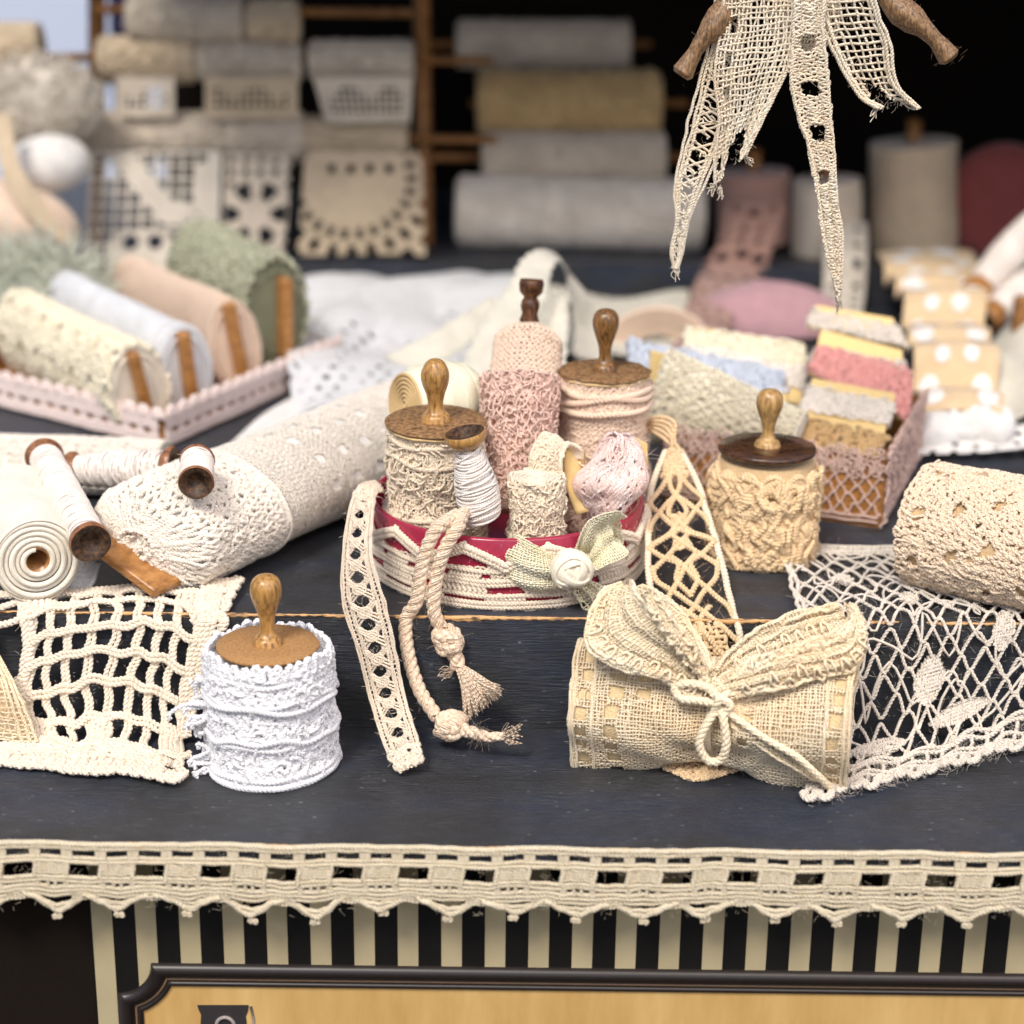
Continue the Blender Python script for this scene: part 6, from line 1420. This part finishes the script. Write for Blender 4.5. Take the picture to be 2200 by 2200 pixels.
for (x, y, Y) in ((2035, 925, 56.2), (2110, 915, 56.6), (1995, 935, 55.8)):
    mb = MB(); c0 = at(x, y, Y); SE = Surf(lambda u, v, c0=c0: c0+np.stack([.95*np.sin(v)*np.cos(u), .8*np.sin(v)*np.sin(u), .6*np.cos(v)], -1), -1); skin(mb, SE, 0, TAU, .05, PI-.05, 24, 16, 0, True, .14, seed=int(x)); mb.build('ribbon_fold', M['c_white'], dt)
flat('lace_cloth', 'white lace mat under the dotted ribbon at the right', ((1950, 920), (2260, 900), (2260, 985), (1935, 990)), 120, 60, lambda u, v: np.hypot(((u/.7) % 1-.5)*.7, ((v/.6) % 1-.5)*.6) > .14, 'c_white', wr=.5, seed=8)
flat('oat_cloth', 'grey green cloth heap at the right edge behind the beige roll', ((2120, 770), (2300, 760), (2300, 940), (2130, 930)), 60, 40, lambda u, v: u > -9, 'c_sage', cat_='cloth', wr=1.4, lift=lambda u, v: 1.0*u, seed=18, f_=.7)
for i, ((ax_, ay, aY), (bx2, by2, bY), lb) in enumerate((((2085, 640, 70), (2250, 450, 73), 'upper of the blurred white bobbins with wooden ends at the right edge'), ((2110, 690, 69), (2290, 560, 72), 'lower of the blurred white bobbins with wooden ends at the right edge'))):
    bobbin('thread_bobbin', lb, at(ax_, ay, aY), at(bx2, by2, bY), .62, .5, 'board', 'whitewind', 'blurred bobbins at the right edge', 1.1, .25, .09)
block('dark_frame', 'dark brown wooden block at the right edge', ((2185, 640), (2230, 640), (2230, 730), (2175, 730)), 66, .6, 'rack', 'block')

# ------------------------------------------------------------------ lace and old wooden pins hanging from the rail, top right
YH = 45.5
hl = thing('hanging_lace', 'bunch of cream lace tails with torn ends hanging in front at the upper right', 'lace', tuple(at(1700, 20, YH)))
def tail(Lp, Rp, pat, wr=.03, core=None, d=0.):
    S, L, W = ruled([at(x, y, YH+d+z) for x, y, z in Lp], [at(x, y, YH+d+z) for x, y, z in Rp], lambda u, t: wr*np.sin(t*13+u*.5)); mb = MB(); lay(mb, S, pat(S, L, W), 4)
    fuzz(mb, S, 0, L, 0, W, 260, .13, .003); mb.build('lace_tail', M['hangt'], hl); return S
def edges(L, W, n=80, r=.045, vs=(0, .1, -.1, -.001)):
    u = np.linspace(0, L, n); return [(u, (v if v >= 0 else W+v)+.02*wob(u, int(abs(v)*100)+3, 3), .02+0*u, r, .17) for v in vs]
# broad left gauze tail
def p_broad(S, L, W):
    hole = lambda u, v: (v > W*.9-.0*u) & (np.random.default_rng(1).random(np.shape(u)) < 0) | ((u > L-.9) & (np.abs(v/W-.55) < .12+.15*(u-L+.9)))|((np.hypot((u*1.3) % 1-.5, 0) < .2) & (np.abs(v-W*.16) < .07))
    return gauze(0, L, 0, W, .13, .078, .027, .35, hole, .05)+edges(L, W, r=.035, vs=(0, -.001))
tail([(1560, -60, 0), (1550, 60, 0), (1535, 160, -.1), (1545, 260, -.1), (1535, 340, -.1), (1535, 395, -.1)], [(1712, -60, 0), (1712, 30, -.1), (1700, 120, -.2), (1662, 210, -.2), (1622, 290, -.2), (1600, 335, -.2)], p_broad, .07)
def p_strip(S, L, W):
    o = edges(L, W, 120, .04, (0, .08, .16, -.08, -.16, -.001)) if W > .5 else edges(L, W, 120, .04, (0, .07, -.07, -.001)); k = .1
    while k < L-.3:
        o += [line(k, .1, k+.3, W-.1, .032, .14), line(k, W-.1, k+.3, .1, .032, .14), line(k+.1, .05, k+.35, W*.6, .028, 't', j=.05)]; k += .42
    return o+tangle(0, L, .1, max(.12, W-.1), 90, .35, .02, 3)
tail([(1545, -60, .2), (1530, 60, .2), (1500, 180, .1), (1470, 300, 0), (1448, 400, -.1), (1452, 470, -.1), (1440, 540, -.1), (1448, 575, -.1)], [(1610, -60, .2), (1600, 60, .2), (1585, 180, .1), (1560, 290, 0), (1520, 380, -.1), (1480, 470, -.1), (1466, 540, -.1), (1454, 578, -.1)], p_strip, .02)
# middle narrow strip
def p_mid(S, L, W):
    hole = lambda u, v: (np.abs(v-W*.5) < .13) & (np.abs((u/1.05) % 1-.5) < .14) & (u < 5)
    return stitches(0, L, 0, W, .13, .11, .032, .3, .75, hole)+edges(L, W, 120, .045, (0, -.001))
tail([(1705, -60, -.3), (1708, 40, -.3), (1700, 180, -.3), (1735, 310, -.3), (1758, 430, -.3), (1770, 520, -.3), (1790, 600, -.3), (1798, 645, -.3)], [(1772, -60, -.3), (1768, 60, -.3), (1775, 160, -.3), (1788, 300, -.3), (1796, 430, -.3), (1808, 500, -.3), (1806, 600, -.3), (1800, 648, -.3)], p_mid, .04)
# right net tail
def p_net(S, L, W):
    hole = lambda u, v: (u > L-.9) & (np.abs(v/W-.42) < .05+.28*(u-L+.9))
    return gauze(0, L, 0, W, .165, .15, .03, .2, hole, .05)+edges(L, W, 80, .045, (0, .09, -.001, -.08))
tail([(1742, -60, -.1), (1770, 60, -.1), (1810, 150, -.1), (1850, 210, -.1), (1888, 232, -.1)], [(1868, -60, -.1), (1885, 20, -.1), (1910, 90, -.1), (1925, 180, -.1), (1975, 232, -.1)], p_net, .06)
tail([(1640, -60, .4), (1650, 60, .4), (1690, 110, .4)], [(1800, -60, .4), (1800, 60, .4), (1760, 110, .4)], lambda S, L, W: gauze(0, L, 0, W, .12, .08, .028, .3, None, .05), .1)
mb = MB()
for (x, y, a) in ((1535, 395, -10), (1600, 335, 12), (1548, 400, 0), (1448, 575, 10), (1888, 232, -12), (1800, 648, 0)):
    for k in range(9): q = at(x+random.uniform(-3, 3), y, YH-.1); e = at(x+a+random.uniform(-8, 8), y+random.uniform(8, 32), YH-.1); mb.tube(cat([q+RG.normal(0, .03, 3), (q+e)/2+RG.normal(0, .04, 3), e], 4), .014, 3)
mb.rope([at(1700, -40, YH), A3(at(1700, -40, YH)[0], 46.4, 29.7)], .12, .4, 3, 6)
mb.build('frayed_end', M['hangt'], hl)
def pin(label, pts, rs, mat='twig'):
    P = cat([at(x, y, YH+z) for x, y, z in pts], 8); r = np.interp(np.linspace(0, 1, len(P)), np.linspace(0, 1, len(rs)), rs); k = len(P); mb = MB()
    L = np.linspace(0, 1, k); T = nrm(np.gradient(P, axis=0)); n0 = nrm(np.cross(T, A3(0, 1, 0))); b0 = np.cross(T, n0); a = np.linspace(0, TAU, 28, endpoint=False)
    rr = r[:, None]*(1+.03*wob2(np.cos(a)[None]*4+0*L[:, None], np.sin(a)[None]*4+L[:, None]*2.5, 3)+.02*np.sin(a[None]*9))
    G = P[:, None]+rr[..., None]*(np.cos(a)[None, :, None]*n0[:, None]+np.sin(a)[None, :, None]*b0[:, None])
    G = np.concatenate([P[0][None, None]+0*G[:1], G, P[-1][None, None]+0*G[:1]], 0); mb.grid(G, cv=True)
    for k in range(40): i = random.randrange(4, len(P)-1); hairs(mb, [P[i]+nrm(RG.normal(0, 1, 3))*r[i]], [RG.normal(0, 1, 3)], .15, .003)
    top = P[0]; mb.tube(cat([top, top+A3(0, .3, 3), A3(top[0], 46.4, 29.7)], 5), .05, 6)
    tag(mb.build('wooden_pin', M[mat], None, tuple(P[-1])), label, 'wooden pin', 'old wooden pins hanging beside the lace')
pin('weathered turned wooden pin hanging on a slant left of the lace tails', [(1590, -70, .2), (1560, 10, .2), (1535, 55, .1), (1510, 85, 0), (1488, 120, 0), (1470, 150, 0), (1462, 162, 0)], [.17, .22, .33, .31, .2, .17, .22, .27, .2])
pin('weathered turned wooden pin hanging on a slant right of the lace tails', [(1870, -60, .2), (1915, 5, .2), (1955, 38, .1), (1985, 62, 0), (2015, 92, 0), (2035, 118, 0), (2042, 128, 0)], [.17, .22, .34, .32, .22, .18, .23, .27, .19])
